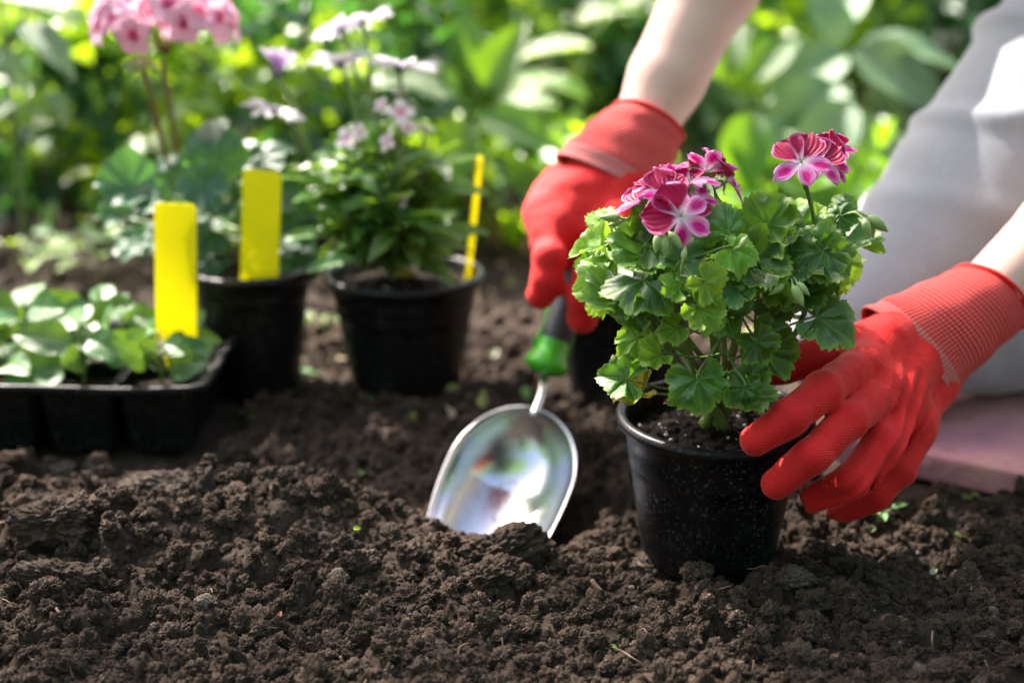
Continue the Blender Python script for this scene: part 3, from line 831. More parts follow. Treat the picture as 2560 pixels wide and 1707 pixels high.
# ------------------------------------------------------------------ PLANT POTS
def pot_mesh(rt, rb, h, rim=0.0045, lip=0.010, groove=True, k=96):
    t = 0.0013
    rr = lambda z: rb + (rt - rb) * (z / h)
    pr = [(0.001, 0.0), (rb - 0.004, 0.0), (rb - 0.001, 0.0012), (rb, 0.004)]
    for z in np.linspace(0.01, h - lip, 8):
        if groove and abs(z - (h - 0.030)) < 0.007:
            pr += [(rr(z) - 0.0002, z - 0.0008), (rr(z) + 0.0007, z), (rr(z) + 0.0008, z + 0.001)]
        else: pr.append((rr(z) + (0.0008 if groove and z > h - 0.030 else 0), z))
    o = rt + 0.001
    pr += [(o, h - lip + 0.001), (o + rim * 0.75, h - lip + 0.003), (o + rim, h - lip + 0.0055), (o + rim, h - 0.0035), (o + rim * 0.7, h - 0.001), (o + rim * 0.2, h), (o - 0.0015, h - 0.001), (o - 0.003, h - 0.004),
           (rr(h * 0.8) - t, h * 0.8), (rr(h * 0.3) - t, h * 0.3), (0.001, h * 0.3)]
    return lathe(pr, k)
def make_pot(name, label, loc, rt, rb, h, fill, tilt=(0, 0, 0), group=None, perlite=0, seed=1):
    t = thing(name, label, 'plant pot', loc, group)
    t.rotation_euler = tilt
    V, F, UV = pot_mesh(rt, rb, h)
    Rr = np.hypot(V[:, 0], V[:, 1]); a = np.arctan2(V[:, 1], V[:, 0])
    V[:, 0] *= 1 + 0.004 * np.sin(2 * a + seed); V[:, 1] *= 1 - 0.004 * np.sin(2 * a + seed)
    obj('pot_shell', npmesh('pot_shell', V, F, True, UV), MAT_PLASTIC, t)
    # compost surface
    n = 110
    g = np.linspace(-1, 1, n); X, Y = np.meshgrid(g, g)
    r = np.hypot(X, Y); ang = np.arctan2(Y, X)
    m = np.maximum(abs(X), abs(Y)) / np.maximum(r, 1e-6)
    rr = rb + (rt - rb) * fill / h - 0.002
    X2, Y2 = X * m * rr, Y * m * rr
    Z = fill + 0.8 * clods(X2 + seed, Y2, 0.007, 7 + seed, 0.3, 0.8) + 0.6 * clods(X2, Y2 + seed, 0.003, 17 + seed, 0.3, 0.8) + 0.004 * fbm2(X2 + seed, Y2, 0.02, 3, 3)
    Z += 0.006 * np.exp(-(np.hypot(X2, Y2) / 0.022) ** 2)
    V = np.stack([X2, Y2, Z], -1).reshape(-1, 3)
    ii = (np.arange(n - 1)[:, None] * n + np.arange(n - 1)[None]).ravel()
    obj('potting_soil', npmesh('potting_soil', V, np.stack([ii, ii + 1, ii + 1 + n, ii + n], 1)), MAT_PEAT, t, kind='stuff')
    if perlite:
        geo = Geo(); rs = np.random.default_rng(seed)
        base = lump_mesh('grain', 1, 3, 1, 0.3, (1, .9, .8), 0.1)
        bv = np.array([v.co[:] for v in base.vertices]); bf = np.array([p.vertices[:] for p in base.polygons])
        GV = []; GF = []; nn = 0
        for i in range(perlite):
            a_ = rs.random() * 6.28; q = rr * 0.95 * math.sqrt(rs.random())
            if rs.random() < 0.45: a_ = rs.normal(-1.35, 0.35); q = rr * (0.72 + 0.24 * rs.random())
            x, y = q * math.cos(a_), q * math.sin(a_); s = 0.0006 + 0.0010 * rs.random() ** 2
            GV.append(bv * s + np.array([x, y, fill + 0.006 * math.exp(-(q / 0.022) ** 2) + 0.0048])); GF.append(bf + nn); nn += len(bv)
        obj('perlite_grains', npmesh('perlite_grains', np.concatenate(GV), np.concatenate(GF)), MAT_PERLITE, t, kind='stuff')
    return t
PG2 = 'black plastic plant pots'
pot_front = make_pot('plant_pot', 'dusty black plastic pot held by the red glove, pink flowering geranium inside', (POT.x, POT.y, -0.004), 0.0600, 0.0445, 0.106, 0.088, (R(2.4), R(-0.5), 0.3), PG2, 90, 1)
D3 = 1.228
c3 = P(1010, 676, D3)
pot_daisy = make_pot('plant_pot', 'black plastic pot of the white daisy plant, thin yellow marker inside its right rim', (c3.x, D3, -0.006), 0.0665, 0.0475, c3.z + 0.006, c3.z - 0.008, (0, 0, 0.4), PG2, 40, 2)
D2 = 1.215
c2 = P(628, 660, D2)
pot_pink = make_pot('plant_pot', 'black plastic pot behind the seedling tray with a broad yellow tag and pink geranium', (c2.x, D2, -0.006), 0.0520, 0.036, c2.z + 0.006, c2.z - 0.004, (0, 0, 1.4), PG2, 20, 3)
D4 = 1.20
c4 = P(1570, 700, D4)
pot_hidden = make_pot('plant_pot', 'black plastic pot half hidden behind the trowel grip and the geranium leaves', (c4.x, D4, -0.006), 0.0620, 0.0475, c4.z + 0.006, c4.z - 0.014, (0, 0, 2.4), PG2, 0, 4)

# ------------------------------------------------------------------ THE GERANIUM IN FRONT
PB = P(1785, 1052, 0.872)                               # where the stems leave the compost
gplant = thing('geranium_plant', 'bushy geranium with crimson and pink flowers growing in the pot the glove holds', 'plant', PB)
def put_leaf(parent, me, pos, tdir, ndir, size, name='leaf', mat=None):
    o = bpy.data.objects.new(name, me)
    COL.objects.link(o); o.parent = parent
    Mx = frame(tdir, ndir)
    pl = parent.matrix_world.translation if False else Vector(parent.location)
    o.matrix_local = mat4(Mx, Vector(pos) - pl, size)
    return o
branches = []
def branch(pts, r0, r1, n=10):
    c = catmull([np.array(p) for p in pts], n)
    branches.append((c, r0, r1)); return c
btargets = [((1700, 930, .868), (1600, 760, .862), (1500, 650, .868), .0028, .0012), ((1740, 930, .85), (1690, 780, .835), (1640, 640, .83), .0034, .0014),
            ((1790, 930, .86), (1770, 760, .86), (1700, 590, .855), .0040, .0016), ((1820, 920, .85), (1850, 780, .83), (1850, 640, .835), .0034, .0014),
            ((1850, 930, .88), (1930, 780, .88), (2010, 660, .88), .0036, .0015), ((1860, 960, .87), (1990, 830, .865), (2060, 600, .875), .0030, .0014),
            ((1790, 930, .90), (1800, 760, .93), (1820, 600, .94), .0036, .0015), ((1740, 940, .89), (1650, 800, .93), (1590, 640, .94), .0030, .0014),
            ((1850, 930, .90), (1930, 800, .94), (1960, 620, .95), .0030, .0014), ((1810, 960, .85), (1810, 860, .825), (1790, 720, .81), .0026, .0012)]
for a, b, c, r0, r1 in btargets:
    j = Vector((random.uniform(-.008, .008), random.uniform(-.006, .006), -0.004))
    branch([PB + j, P(*a), P(*b), P(*c)], r0, r1)
allb = np.concatenate([c for c, _, _ in branches]); bid = np.concatenate([[i] * len(c) for i, (c, _, _) in enumerate(branches)])
petioles = [[] for _ in branches]
gcen = np.array(P(1790, 760, 0.885))
def attach(pos, tdir):
    """petiole from the nearest inner branch point below to the leaf base"""
    p = np.array(pos)
    q = p - np.array(tdir) * 0.03 - np.array([0, 0, 0.018])
    d = np.linalg.norm(allb - q, axis=1)
    i = int(np.argmin(d)); a = allb[i]
    mid = (a + p) / 2 + np.array([0, 0, -0.004]) - np.array(tdir) * 0.004
    petioles[bid[i]].append(catmull([a, mid, p - np.array(tdir) * 0.003, p], 4))
placed = []
def gleaf(px, py, D, size, ang, tilt=0.5, up=0.5, lime=False, dn=0.0, side=0.0, mat=None, k=None):
    """leaf whose base shows at px,py; ang = tip direction on screen in degrees (0 right, 90 up); tilt = how much the blade faces the lens"""
    p = P(px, py, D)
    rgt = np.array([1, 0, 0]); upv = np.array([0, SP, CP]); back = np.array([0, -CP, SP])
    t = rgt * math.cos(R(ang)) + upv * math.sin(R(ang)) + back * dn
    n = back * tilt + np.array([0, 0, 1]) * up + rgt * side
    ms = GL_L if lime else GL_D
    me = ms[(k if k is not None else random.randrange(len(ms)))]
    if mat is not None:
        me = me.copy(); me.materials.clear(); me.materials.append(mat)
    put_leaf(gplant, me, p, t, n, size * .72)
    attach(p, t / np.linalg.norm(t)); placed.append(np.array(p))
# leaves one can recognise in the photograph
gleaf(1568, 948, .835, .0245, 165, 1.0, .35, k=1)
gleaf(1745, 948, .800, .0290, -80, 1.0, .55, k=2)
gleaf(1860, 968, .805, .0175, -100, .8, .9, k=3)
gleaf(1850, 990, .812, .0285, -15, .7, .9, k=4)
gleaf(1600, 985, .835, .0230, 190, .5, .9, mat=G_SICK, k=5)
gleaf(2040, 795, .835, .0350, -8, .8, .8, k=6)
gleaf(1650, 885, .822, .0180, 200, .8, .6, lime=True, k=7)
gleaf(1890, 855, .815, .0200, -60, 1.0, .3, k=8)
gleaf(1905, 870, .835, .0320, -30, .8, .5, k=9)
gleaf(1595, 845, .835, .0200, 190, .7, .6, lime=True, k=0)
gleaf(1610, 700, .820, .0360, 192, .45, 1.0, k=2, dn=.2)
gleaf(1530, 690, .850, .0310, 172, .8, .6, lime=True, k=3)
gleaf(1560, 745, .825, .0330, 205, .5, 1.0, k=4, dn=.2)
gleaf(1600, 640, .835, .0300, 150, .9, .7, k=5)
gleaf(1620, 610, .835, .0300, 30, .9, .7, k=6)
gleaf(1500, 620, .860, .0240, 170, .5, 1.0, lime=True, k=1)
gleaf(1530, 570, .880, .0240, 150, .8, .6, lime=True, k=2)
gleaf(1620, 550, .850, .0190, 80, 1.0, .3, k=7)
gleaf(1760, 705, .800, .0200, -40, .9, .6, lime=True, k=8)
gleaf(1745, 770, .800, .0230, -30, .9, .6, lime=True, k=9)
gleaf(1700, 720, .810, .0170, 120, .8, .6, lime=True, k=0)
gleaf(1800, 770, .815, .0260, -50, 1.0, .5, k=1)
gleaf(1830, 620, .815, .0230, -20, .9, .7, lime=True, k=2)
gleaf(1820, 580, .830, .0260, 110, .8, .8, k=3)
gleaf(1870, 660, .830, .0330, -20, .9, .6, k=4)
gleaf(1920, 560, .850, .0280, 60, .8, .8, k=5)
gleaf(2060, 625, .835, .0300, 200, 1.0, .5, k=6)
gleaf(2060, 650, .835, .0250, -30, .9, .5, k=7)
gleaf(1980, 640, .840, .0240, 120, .9, .3, k=8)
gleaf(2110, 600, .860, .0330, -5, .2, 1.0, k=9)
gleaf(2090, 660, .880, .0270, -50, .9, .5, mat=G_SICK if False else None, lime=True, k=0)
gleaf(2010, 560, .885, .0230, 100, .9, .4, lime=True, k=1)
gleaf(2100, 540, .860, .0160, 40, .8, .6, k=2)
gleaf(2120, 520, .865, .0140, 110, .9, .5, k=3)
gleaf(2000, 740, .850, .0250, 10, .8, .6, k=4)
gleaf(1930, 700, .840, .0260, -60, .9, .5, lime=True, k=5)
gleaf(1690, 820, .815, .0170, 200, .7, .8, lime=True, k=6)
gleaf(1765, 815, .805, .0180, 20, .7, .9, lime=True, k=7)
gleaf(1590, 790, .84, .0200, 150, .8, .6, k=8)
gleaf(1840, 720, .815, .0240, 190, .9, .6, k=9)
gleaf(1700, 655, .820, .0250, 60, .8, .8, k=0)
gleaf(1960, 600, .860, .0250, -10, .6, .9, k=1)
POLY = [(1480, 700), (1475, 620), (1540, 590), (1640, 580), (1700, 620), (1830, 560), (1900, 540), (2010, 550), (2090, 570), (2130, 610), (2110, 680), (2050, 720), (2040, 780), (1990, 860), (1930, 900), (1840, 860), (1720, 880), (1620, 860), (1590, 800), (1520, 740)]
def inside(x, y, poly):
    c = False; n = len(poly)
    for i in range(n):
        x1, y1 = poly[i]; x2, y2 = poly[(i + 1) % n]
        if (y1 > y) != (y2 > y) and x < (x2 - x1) * (y - y1) / (y2 - y1) + x1: c = not c
    return c
tries = 0; cnt = 0
lr = np.random.default_rng(21)
while cnt < 185 and tries < 60000:
    tries += 1
    D = lr.uniform(.815, .965); px, py = lr.uniform(1440, 2140), lr.uniform(540, 900)
    if not inside(px, py, POLY): continue
    if py > 745 and lr.random() < 0.97: continue
    p = np.array(P(px, py, D))
    q = (p - gcen) / np.array([0.098, 0.078, 0.060])
    if q @ q > 1.15 or q @ q < 0.2: continue
    if min(np.linalg.norm(p - o) for o in placed) < 0.0100: continue
    out = p - gcen; out[2] *= 0.6; out /= np.linalg.norm(out) + 1e-6
    t = out + lr.normal(0, .35, 3) + np.array([0, 0, -0.15]); t /= np.linalg.norm(t)
    n = np.array([0, 0, 0.85]) + out * 0.45 + lr.normal(0, .55, 3) + np.array([0, -.25, 0])
    sz = lr.uniform(.0075, .0175)
    lime = lr.random() < (0.5 if sz < .013 else 0.18)
    put_leaf(gplant, (GL_L if lime else GL_D)[lr.integers(14)], p, t, n, sz)
    attach(p, t); placed.append(p); cnt += 1
for i, (c, r0, r1) in enumerate(branches):
    g = Geo(); g.tube(c - np.array(PB), [r0, r1], 8)
    for q in petioles[i]: g.tube(q - np.array(PB), [0.0009, 0.0006], 6)
    obj('stem', g.mesh('stem'), MAT_STEM, gplant)

PU = [petal_mesh('petal', W=1.16, bend=0.18 + 0.14 * s, cupv=0.22 + 0.12 * s, seed=s * 2.1, base=0.10) for s in range(3)]
PL = [petal_mesh('petal', W=0.62, bend=0.12 + 0.15 * s, cupv=0.3, seed=s * 3.3 + 1, base=0.08) for s in range(3)]
for m_ in PU: m_.materials.append(PET_UP)
for m_ in PL: m_.materials.append(PET_LOW)
g_ = Geo(); 
for k2 in range(5):
    a_ = k2 * 2 * math.pi / 5
    V_, F_, ve_, ed_ = ovate_leaf(0.42, 0.14, -0.1, 0.3, 5, 0, nwid=2)
    d_ = np.array([math.cos(a_), math.sin(a_), -0.75]); n_ = np.array([math.cos(a_), math.sin(a_), 1.2])
    g_.add(V_ @ frame(d_, n_).T + np.array([0, 0, -0.06]), F_)
g_.tube([(0, 0, -0.45), (0, 0, -0.2), (0, 0, 0.02)], [0.04, 0.07, 0.05], 8)
for k2 in range(5):
    a_ = k2 * 2 * math.pi / 5 + .4
    g_.tube(catmull([(0, 0, 0), (0.03 * math.cos(a_), 0.03 * math.sin(a_), 0.15), (0.09 * math.cos(a_), 0.09 * math.sin(a_) - .03, 0.28)], 3), [0.012, 0.008], 5)
CALYX = g_.mesh('flower_heart'); CALYX.materials.append(MAT_BUD)
def blossom(px, py, D, size, face, roll, open_=0.25, up=None, spread=1.0, stalk_to=None, label=None):
    """face: (screen right, screen up, towards lens); roll turns the two broad petals round the flower axis (0 = top)"""
    p = P(px, py, D)
    rgt = np.array([1, 0, 0]); upv = np.array([0, SP, CP]); back = np.array([0, -CP, SP])
    n = rgt * face[0] + upv * face[1] + back * face[2]; n /= np.linalg.norm(n)
    ref = upv if abs(n @ upv) < 0.9 else -back
    y = ref - n * (ref @ n); y /= np.linalg.norm(y); x = np.cross(y, n)
    c, s = math.cos(R(roll)), math.sin(R(roll))
    Mx = np.stack([x * c + y * s, y * c - x * s, n], axis=1)
    o = bpy.data.objects.new('blossom', CALYX); COL.objects.link(o); o.parent = gplant
    o.matrix_local = mat4(Mx, p - PB, size * .95)
    if label: o['label'] = label
    for k2, (a_, me, lift) in enumerate(((30, PU, open_), (-30, PU, open_ + .05), (115, PL, open_ * .8), (-118, PL, open_ * .8), (180, PL, open_))):
        a2 = R(90 - a_ * spread + random.uniform(-5, 5))
        t = np.array([math.cos(a2), math.sin(a2), lift + random.uniform(-.08, .08)]); nn = np.array([-t[0] * lift, -t[1] * lift, 1.0])
        q = bpy.data.objects.new('petal', me[random.randrange(3)]); COL.objects.link(q); q.parent = o
        q.matrix_local = mat4(frame(t, nn), t * 0.02 + np.array([0, 0, 0.004 * k2]), random.uniform(.93, 1.06) * (1.0 if a_ in (30, -30) else 0.92))
    if stalk_to is not None:
        g = Geo(); a0 = np.array(p - PB) - n * size * 0.42; b0 = np.array(P(*stalk_to) - PB)
        g.tube(catmull([a0, (a0 + b0) / 2 - n * 0.003, b0], 4), [0.0007, 0.0008], 6)
        obj('flower_stalk', g.mesh('flower_stalk'), MAT_STEM, gplant)
    return o
H1 = (1690, 575, .845); H2 = (2014, 462, .852); H3 = (1770, 520, .865); H4 = (1820, 520, .875)
blossom(1702, 540, .815, .0215, (.05, .05, 1), 62, .15, stalk_to=H1)
blossom(1662, 490, .835, .0185, (-.15, .75, .8), -10, .55, stalk_to=H1)
blossom(1722, 462, .845, .0195, (.05, 1.0, .55), 20, .55, stalk_to=H1)
blossom(1768, 432, .865, .0200, (.25, .9, -.35), 5, .75, stalk_to=H3)
blossom(1815, 455, .865, .0200, (.9, .55, .15), 10, .55, stalk_to=H4)
blossom(1602, 512, .850, .0190, (-.85, .7, .2), 15, .75, stalk_to=H1)
blossom(1735, 500, .850, .0170, (.3, .6, .6), 130, .5, stalk_to=H1)
blossom(1640, 470, .852, .0165, (-.5, .8, .2), 40, .7, stalk_to=H1)
blossom(1690, 440, .860, .0165, (-.1, .9, .1), -30, .7, stalk_to=H1)
blossom(2085, 380, .875, .0150, (.4, .9, -.3), 0, .8, stalk_to=H2)
blossom(1790, 420, .872, .0150, (.5, .9, .1), 30, .7, stalk_to=H4)
blossom(2003, 408, .840, .0210, (-.18, .55, 1), 12, .35, stalk_to=H2)
blossom(2040, 410, .850, .0190, (.12, .55, .9), -25, .45, stalk_to=H2)
blossom(2070, 402, .868, .0205, (.95, .35, -.10), 8, .55, stalk_to=H2)
g = Geo()
for h_, foot in ((H1, (1720, 700, .85)), (H2, (2030, 640, .87)), (H3, (1780, 640, .88)), (H4, (1800, 640, .88))):
    g.tube(catmull([P(*h_) - PB, (P(*h_) + P(*foot)) / 2 - PB + Vector((.003, 0, 0)), P(*foot) - PB], 6), [.0014, .0013], 7)
    g.tube([P(*h_) - PB - Vector((0, 0, .0035)), P(*h_) - PB, P(*h_) - PB + Vector((0, 0, .002))], [.001, .0026, .0016], 7)
obj('flower_stem', g.mesh('flower_stem'), MAT_STEM, gplant)
def bud(px, py, D, L, ang, to):
    rgt = np.array([1, 0, 0]); upv = np.array([0, SP, CP])
    d = rgt * math.cos(R(ang)) + upv * math.sin(R(ang)); a = np.array(P(px, py, D) - PB)
    g = Geo(); ts = np.linspace(0, 1, 9)
    g.tube([a + d * L * t for t in ts], [max(.0003, L * 0.23 * math.sin(math.pi * t ** .75) ** .8) for t in ts], 9)
    b = np.array(P(*to) - PB)
    g.tube(catmull([a + d * .001, (a + b) / 2 + upv * .002, b], 4), .0008, 6)
    obj('bud', g.mesh('bud'), MAT_BUD, gplant)
for b in ((2160, 545, .845, .0125, -75, (2120, 535, .86)), (2170, 540, .85, .0155, -38, (2120, 535, .86)), (2175, 552, .855, .0110, -80, (2120, 535, .86)),
          (1648, 580, .81, .0125, -100, (1660, 560, .83)), (1658, 585, .81, .0135, -85, (1660, 560, .83)), (1672, 580, .812, .0125, -50, (1660, 560, .83)),
          (1552, 545, .845, .0130, 178, (1610, 580, .85)), (1562, 550, .85, .0110, 200, (1610, 580, .85)),
          (1962, 708, .815, .0120, 215, (1975, 700, .83)), (1980, 712, .812, .0145, -62, (1975, 700, .83)), (1990, 705, .818, .0115, -45, (1975, 700, .83)),
          (1708, 650, .805, .0080, 80, (1700, 720, .82)), (1850, 620, .805, .0085, 60, (1830, 640, .82))):
    bud(*b)
g = Geo()
g.tube(catmull([P(2120, 535, .86) - PB, P(2080, 580, .865) - PB, P(2040, 680, .87) - PB], 6), [.0014, .0018], 7)
g.tube(catmull([P(1975, 700, .83) - PB, P(1960, 760, .835) - PB, P(1905, 810, .85) - PB], 6), [.0012, .0015], 7)
g.tube(catmull([P(1700, 720, .82) - PB, P(1690, 800, .83) - PB, P(1760, 900, .85) - PB], 6), [.0014, .0018], 7)
obj('bud_stem', g.mesh('bud_stem'), MAT_STEM, gplant)
# dry husks lying on the compost in the front pot
for (px, py, D, s, a_, m_) in ((1838, 1030, .822, .0115, 110, MAT_HUSK), (1755, 1022, .84, .010, 30, MAT_HUSK), (1712, 1000, .86, .014, 180, MAT_HUSK)):
    me = ovate_mesh('dead_leaf', L=1, W=.7, bend=.5, fold=.6, seed=s * 900, wavy=.08)
    o = obj('dead_leaf', me, m_, pot_front)
    Mx = frame((math.cos(R(a_)), 0.1, math.sin(R(a_)) * .5 + .1), (0, -.6, .8))
    o.matrix_world = mat4(Mx, P(px, py, D), s)
    o.matrix_parent_inverse = (Matrix.Translation(pot_front.location) @ pot_front.rotation_euler.to_matrix().to_4x4()).inverted()

# ------------------------------------------------------------------ THE PERSON: gloves, arms, legs
person = thing('person', 'kneeling person in light grey trousers and red gloves, holding trowel and pot', 'person', (0.45, 1.25, 0.0))
PO = Vector(person.location)
def wr(V):      # wrinkles in worn cloth
    return V
# -- the glove on the pot (hand nearest the lens)
def hand_right():
    f = []
    idx = [(2128, 930, .868), (2056, 978, .832), (1972, 1045, .808), (1888, 1100, .800)]
    mid = [(2190, 990, .868), (2122, 1052, .828), (2030, 1140, .803), (1938, 1210, .808)]
    rin = [(2238, 1050, .872), (2204, 1110, .842), (2130, 1200, .822), (2034, 1246, .838)]
    pin = [(2280, 1105, .890), (2250, 1175, .875), (2190, 1238, .868), (2100, 1274, .872)]
    thm = [(2205, 845, .925), (2120, 868, .915), (2045, 892, .905), (1960, 915, .905), (1895, 935, .905)]
    rad = {0: (.0128, .0125, .0112, .0098), 1: (.0128, .0125, .0115, .0102), 2: (.0122, .0120, .0112, .0096), 3: (.0120, .0112, .0100, .0086)}
    for i, fg in enumerate((idx, mid, rin, pin)):
        pts = [P(*q) for q in fg]
        f.append([(pts[j], pts[j + 1], rad[i][j], rad[i][j + 1]) for j in range(3)])
    pt = [P(*q) for q in thm]; rt = (.0165, .0150, .0135, .0122, .0105)
    f.append([(pt[j], pt[j + 1], rt[j], rt[j + 1]) for j in range(4)])
    wrist = [P(2240, 835, .950), P(2285, 895, .945), P(2325, 950, .948)]
    palm = []
    for m, w, r0 in ((idx[0], wrist[0], .0150), (mid[0], wrist[1], .0160), (rin[0], wrist[1], .0155), (pin[0], wrist[2], .0145)):
        palm.append((P(*m) + (w - P(*m)) * .16, w, r0 * .88, .0175))
    palm.append((P(2185, 880, .915), P(2275, 1060, .900), .014, .012))
    palm.append((P(2232, 850, .945), P(2325, 955, .945), .018, .018))
    palm.append((P(2290, 890, .950), P(2320, 865, .957), .022, .020))
    def fn(X):
        d = None
        for a, b, r0, r1 in palm:
            q = sd_cone(X, a, b, r0, r1); d = q if d is None else smin(d, q, .012)
        ea = None
        for fi, segs in enumerate(f):
            e = None
            for a, b, r0, r1 in segs:
                q = sd_cone(X, a, b, r0 * .93, r1 * .95); e = q if e is None else smin(e, q, .004)
            if fi < 4: ea = e if ea is None else smin(ea, e, .0012)
            else: d = smin(d, e, .010)
        d = smin(d, ea, .0055)
        # long soft folds over the back of the hand and across the joints
        A = np.array(P(2181, 777, .93)); B = np.array(P(2377, 992, .93)); ax = (B - A) / np.linalg.norm(B - A)
        s = X[0] * ax[0] + X[1] * ax[1] + X[2] * ax[2]
        hv = np.array(P(2478, 742, .985) - P(2262, 892, .946)); hv /= np.linalg.norm(hv)
        dd = (X[0] - A[0]) * hv[0] + (X[1] - A[1]) * hv[1] + (X[2] - A[2]) * hv[2]
        w = np.exp(-((s - (A @ ax + 0.052)) / 0.020) ** 2) * np.clip(-dd / .022, 0, 1)
        warp = vnoise3(X[0] * 28, X[1] * 28, X[2] * 28, 3) * 5.0
        d = d - 0.0025 * np.sin(s * 620 + warp) * w
        d = d - 0.0010 * vnoise3(X[0] * 110, X[1] * 110, X[2] * 110, 5) - 0.0026 * vnoise3(X[0] * 38, X[1] * 38, X[2] * 38, 6) - 0.0016 * np.abs(vnoise3(X[0] * 70, X[1] * 70, X[2] * 70, 8))
        return d
    return fn, f, palm
def bounds(caps, pad):
    pts = np.array([q for c in caps for q in (c[0], c[1])])
    return pts.min(0) - pad, pts.max(0) + pad
fn, fg, palm = hand_right()
lo, hi = bounds([s for f_ in fg for s in f_] + palm, .032)
V, F = surface_nets(fn, lo, hi, 0.0013)
gl1 = obj('glove', npmesh('glove', V - np.array(PO), F), MAT_GLOVE, person)
gl1['label'] = 'red knit glove with fingers spread over the rim of the front pot'
sm = gl1.modifiers.new('s', 'SMOOTH'); sm.iterations = 3; sm.factor = 0.5

# -- the glove on the trowel
def hand_left():
    idx = [(1378, 585, 1.075), (1376, 640, 1.055), (1366, 700, 1.050), (1350, 738, 1.050)]
    mid = [(1362, 540, 1.090), (1366, 610, 1.100), (1420, 650, 1.110), (1470, 640, 1.105)]
    rin = [(1375, 495, 1.105), (1378, 570, 1.125), (1430, 610, 1.130), (1480, 600, 1.120)]
    pin = [(1400, 460, 1.120), (1398, 530, 1.140), (1440, 570, 1.145), (1485, 560, 1.135)]
    thm = [(1560, 545, 1.085), (1525, 600, 1.060), (1484, 680, 1.048), (1462, 745, 1.045), (1455, 795, 1.047)]
    f = []
    for fg_, r in ((idx, (.0135, .0128, .0118, .0105)), (mid, (.0135, .0125, .012, .011)), (rin, (.013, .0125, .012, .011)), (pin, (.0125, .0115, .011, .010))):
        pts = [P(*q) for q in fg_]; f.append([(pts[j], pts[j + 1], r[j], r[j + 1]) for j in range(3)])
    pt = [P(*q) for q in thm]; rt = (.0185, .0165, .0145, .0132, .0118); f.append([(pt[j], pt[j + 1], rt[j], rt[j + 1]) for j in range(4)])
    W = [P(1490, 462, 1.11), P(1530, 470, 1.105), P(1580, 480, 1.105)]
    palm = [(P(*idx[0]), W[2], .016, .021), (P(*mid[0]), W[1], .0165, .021), (P(*rin[0]), W[1], .0165, .020), (P(*pin[0]), W[0], .0155, .019),
            (P(1430, 590, 1.085), P(1540, 560, 1.085), .019, .021), (P(1505, 440, 1.115), P(1600, 480, 1.11), .021, .022), (P(1440, 500, 1.095), P(1420, 560, 1.085), .020, .020)]
    def fn(X):
        d = None
        for a, b, r0, r1 in palm:
            q = sd_cone(X, a, b, r0, r1); d = q if d is None else smin(d, q, .012)
        for fi, segs in enumerate(f):
            e = None
            for a, b, r0, r1 in segs:
                q = sd_cone(X, a, b, r0, r1); e = q if e is None else smin(e, q, .004)
            d = smin(d, e, .006 if fi < 4 else .010)
        d = d - 0.0036 * vnoise3(X[0] * 36, X[1] * 36, X[2] * 36, 16) - 0.0022 * np.abs(vnoise3(X[0] * 60, X[1] * 60, X[2] * 60, 18)) - 0.001 * vnoise3(X[0] * 110, X[1] * 110, X[2] * 110, 15)
        return d
    return fn, f, palm
fn, fg, palm = hand_left()
lo, hi = bounds([s for f_ in fg for s in f_] + palm, .034)
V, F = surface_nets(fn, lo, hi, 0.0017)
gl2 = obj('glove', npmesh('glove', V - np.array(PO), F), MAT_GLOVE, person)
gl2['label'] = 'red knit glove closed round the trowel handle'
sm = gl2.modifiers.new('s', 'SMOOTH'); sm.iterations = 3; sm.factor = 0.5

def cuff(sections, mat, label, seed):
    """sections: (centre, half width vector across, half depth) from the hand to the hem"""
    k, n = 96, 60
    C = catmull([np.array(s[0]) for s in sections], 12); m_ = len(C)
    tt = np.linspace(0, 1, m_); ts = np.linspace(0, 1, len(sections))
    W = np.stack([np.interp(tt, ts, [s[1][i] for s in sections]) for i in range(3)], 1)
    dep = np.interp(tt, ts, [s[2] for s in sections])
    T = np.gradient(C, axis=0); T /= np.linalg.norm(T, axis=1)[:, None]
    V = []; UV = []
    for i in range(m_):
        w = W[i]; w = w - T[i] * (w @ T[i]) * 0.0
        nn = np.cross(T[i], w); nn /= np.linalg.norm(nn)
        v = i / (m_ - 1)
        for j in range(k + 1):
            a = 2 * math.pi * j / k
            wob = 1 + 0.015 * math.sin(v * 23 + 2 * math.sin(a + seed)) + 0.02 * math.sin(3 * a + v * 4 + seed)
            V.append(C[i] + (w * math.cos(a) + nn * dep[i] * math.sin(a)) * wob); UV.append((j / k, v))
    F = [(i * (k + 1) + j, i * (k + 1) + j + 1, (i + 1) * (k + 1) + j + 1, (i + 1) * (k + 1) + j) for i in range(m_ - 1) for j in range(k)]
    o = obj('glove_cuff', npmesh('glove_cuff', np.array(V) - np.array(PO), np.array(F), True, np.array(UV)), mat, person); o['label'] = label
    sd = o.modifiers.new('t', 'SOLIDIFY'); sd.thickness = 0.0012; sd.offset = -1
    g = Geo(); ring = np.array(V[-(k + 1):]) - np.array(PO)
    g.tube(ring, 0.0017, 8)
    obj('cuff_hem', g.mesh('cuff_hem'), MAT_HEM, person)
def halfw(a, b, Da, Db): return (np.array(P(*a, Da)) - np.array(P(*b, Db))) / 2
cuff([(P(2262, 892, .946), halfw((2166, 765), (2372, 1012), .94, .935), .0285), (P(2305, 860, .952), halfw((2222, 745), (2398, 968), .95, .945), .026),
      (P(2400, 795, .968), halfw((2322, 700), (2475, 885), .965, .965), .0265), (P(2478, 742, .985), halfw((2410, 662), (2545, 822), .985, .985), .0280)], MAT_CUFF, 'ribbed red cuff on the hand holding the pot', 0)
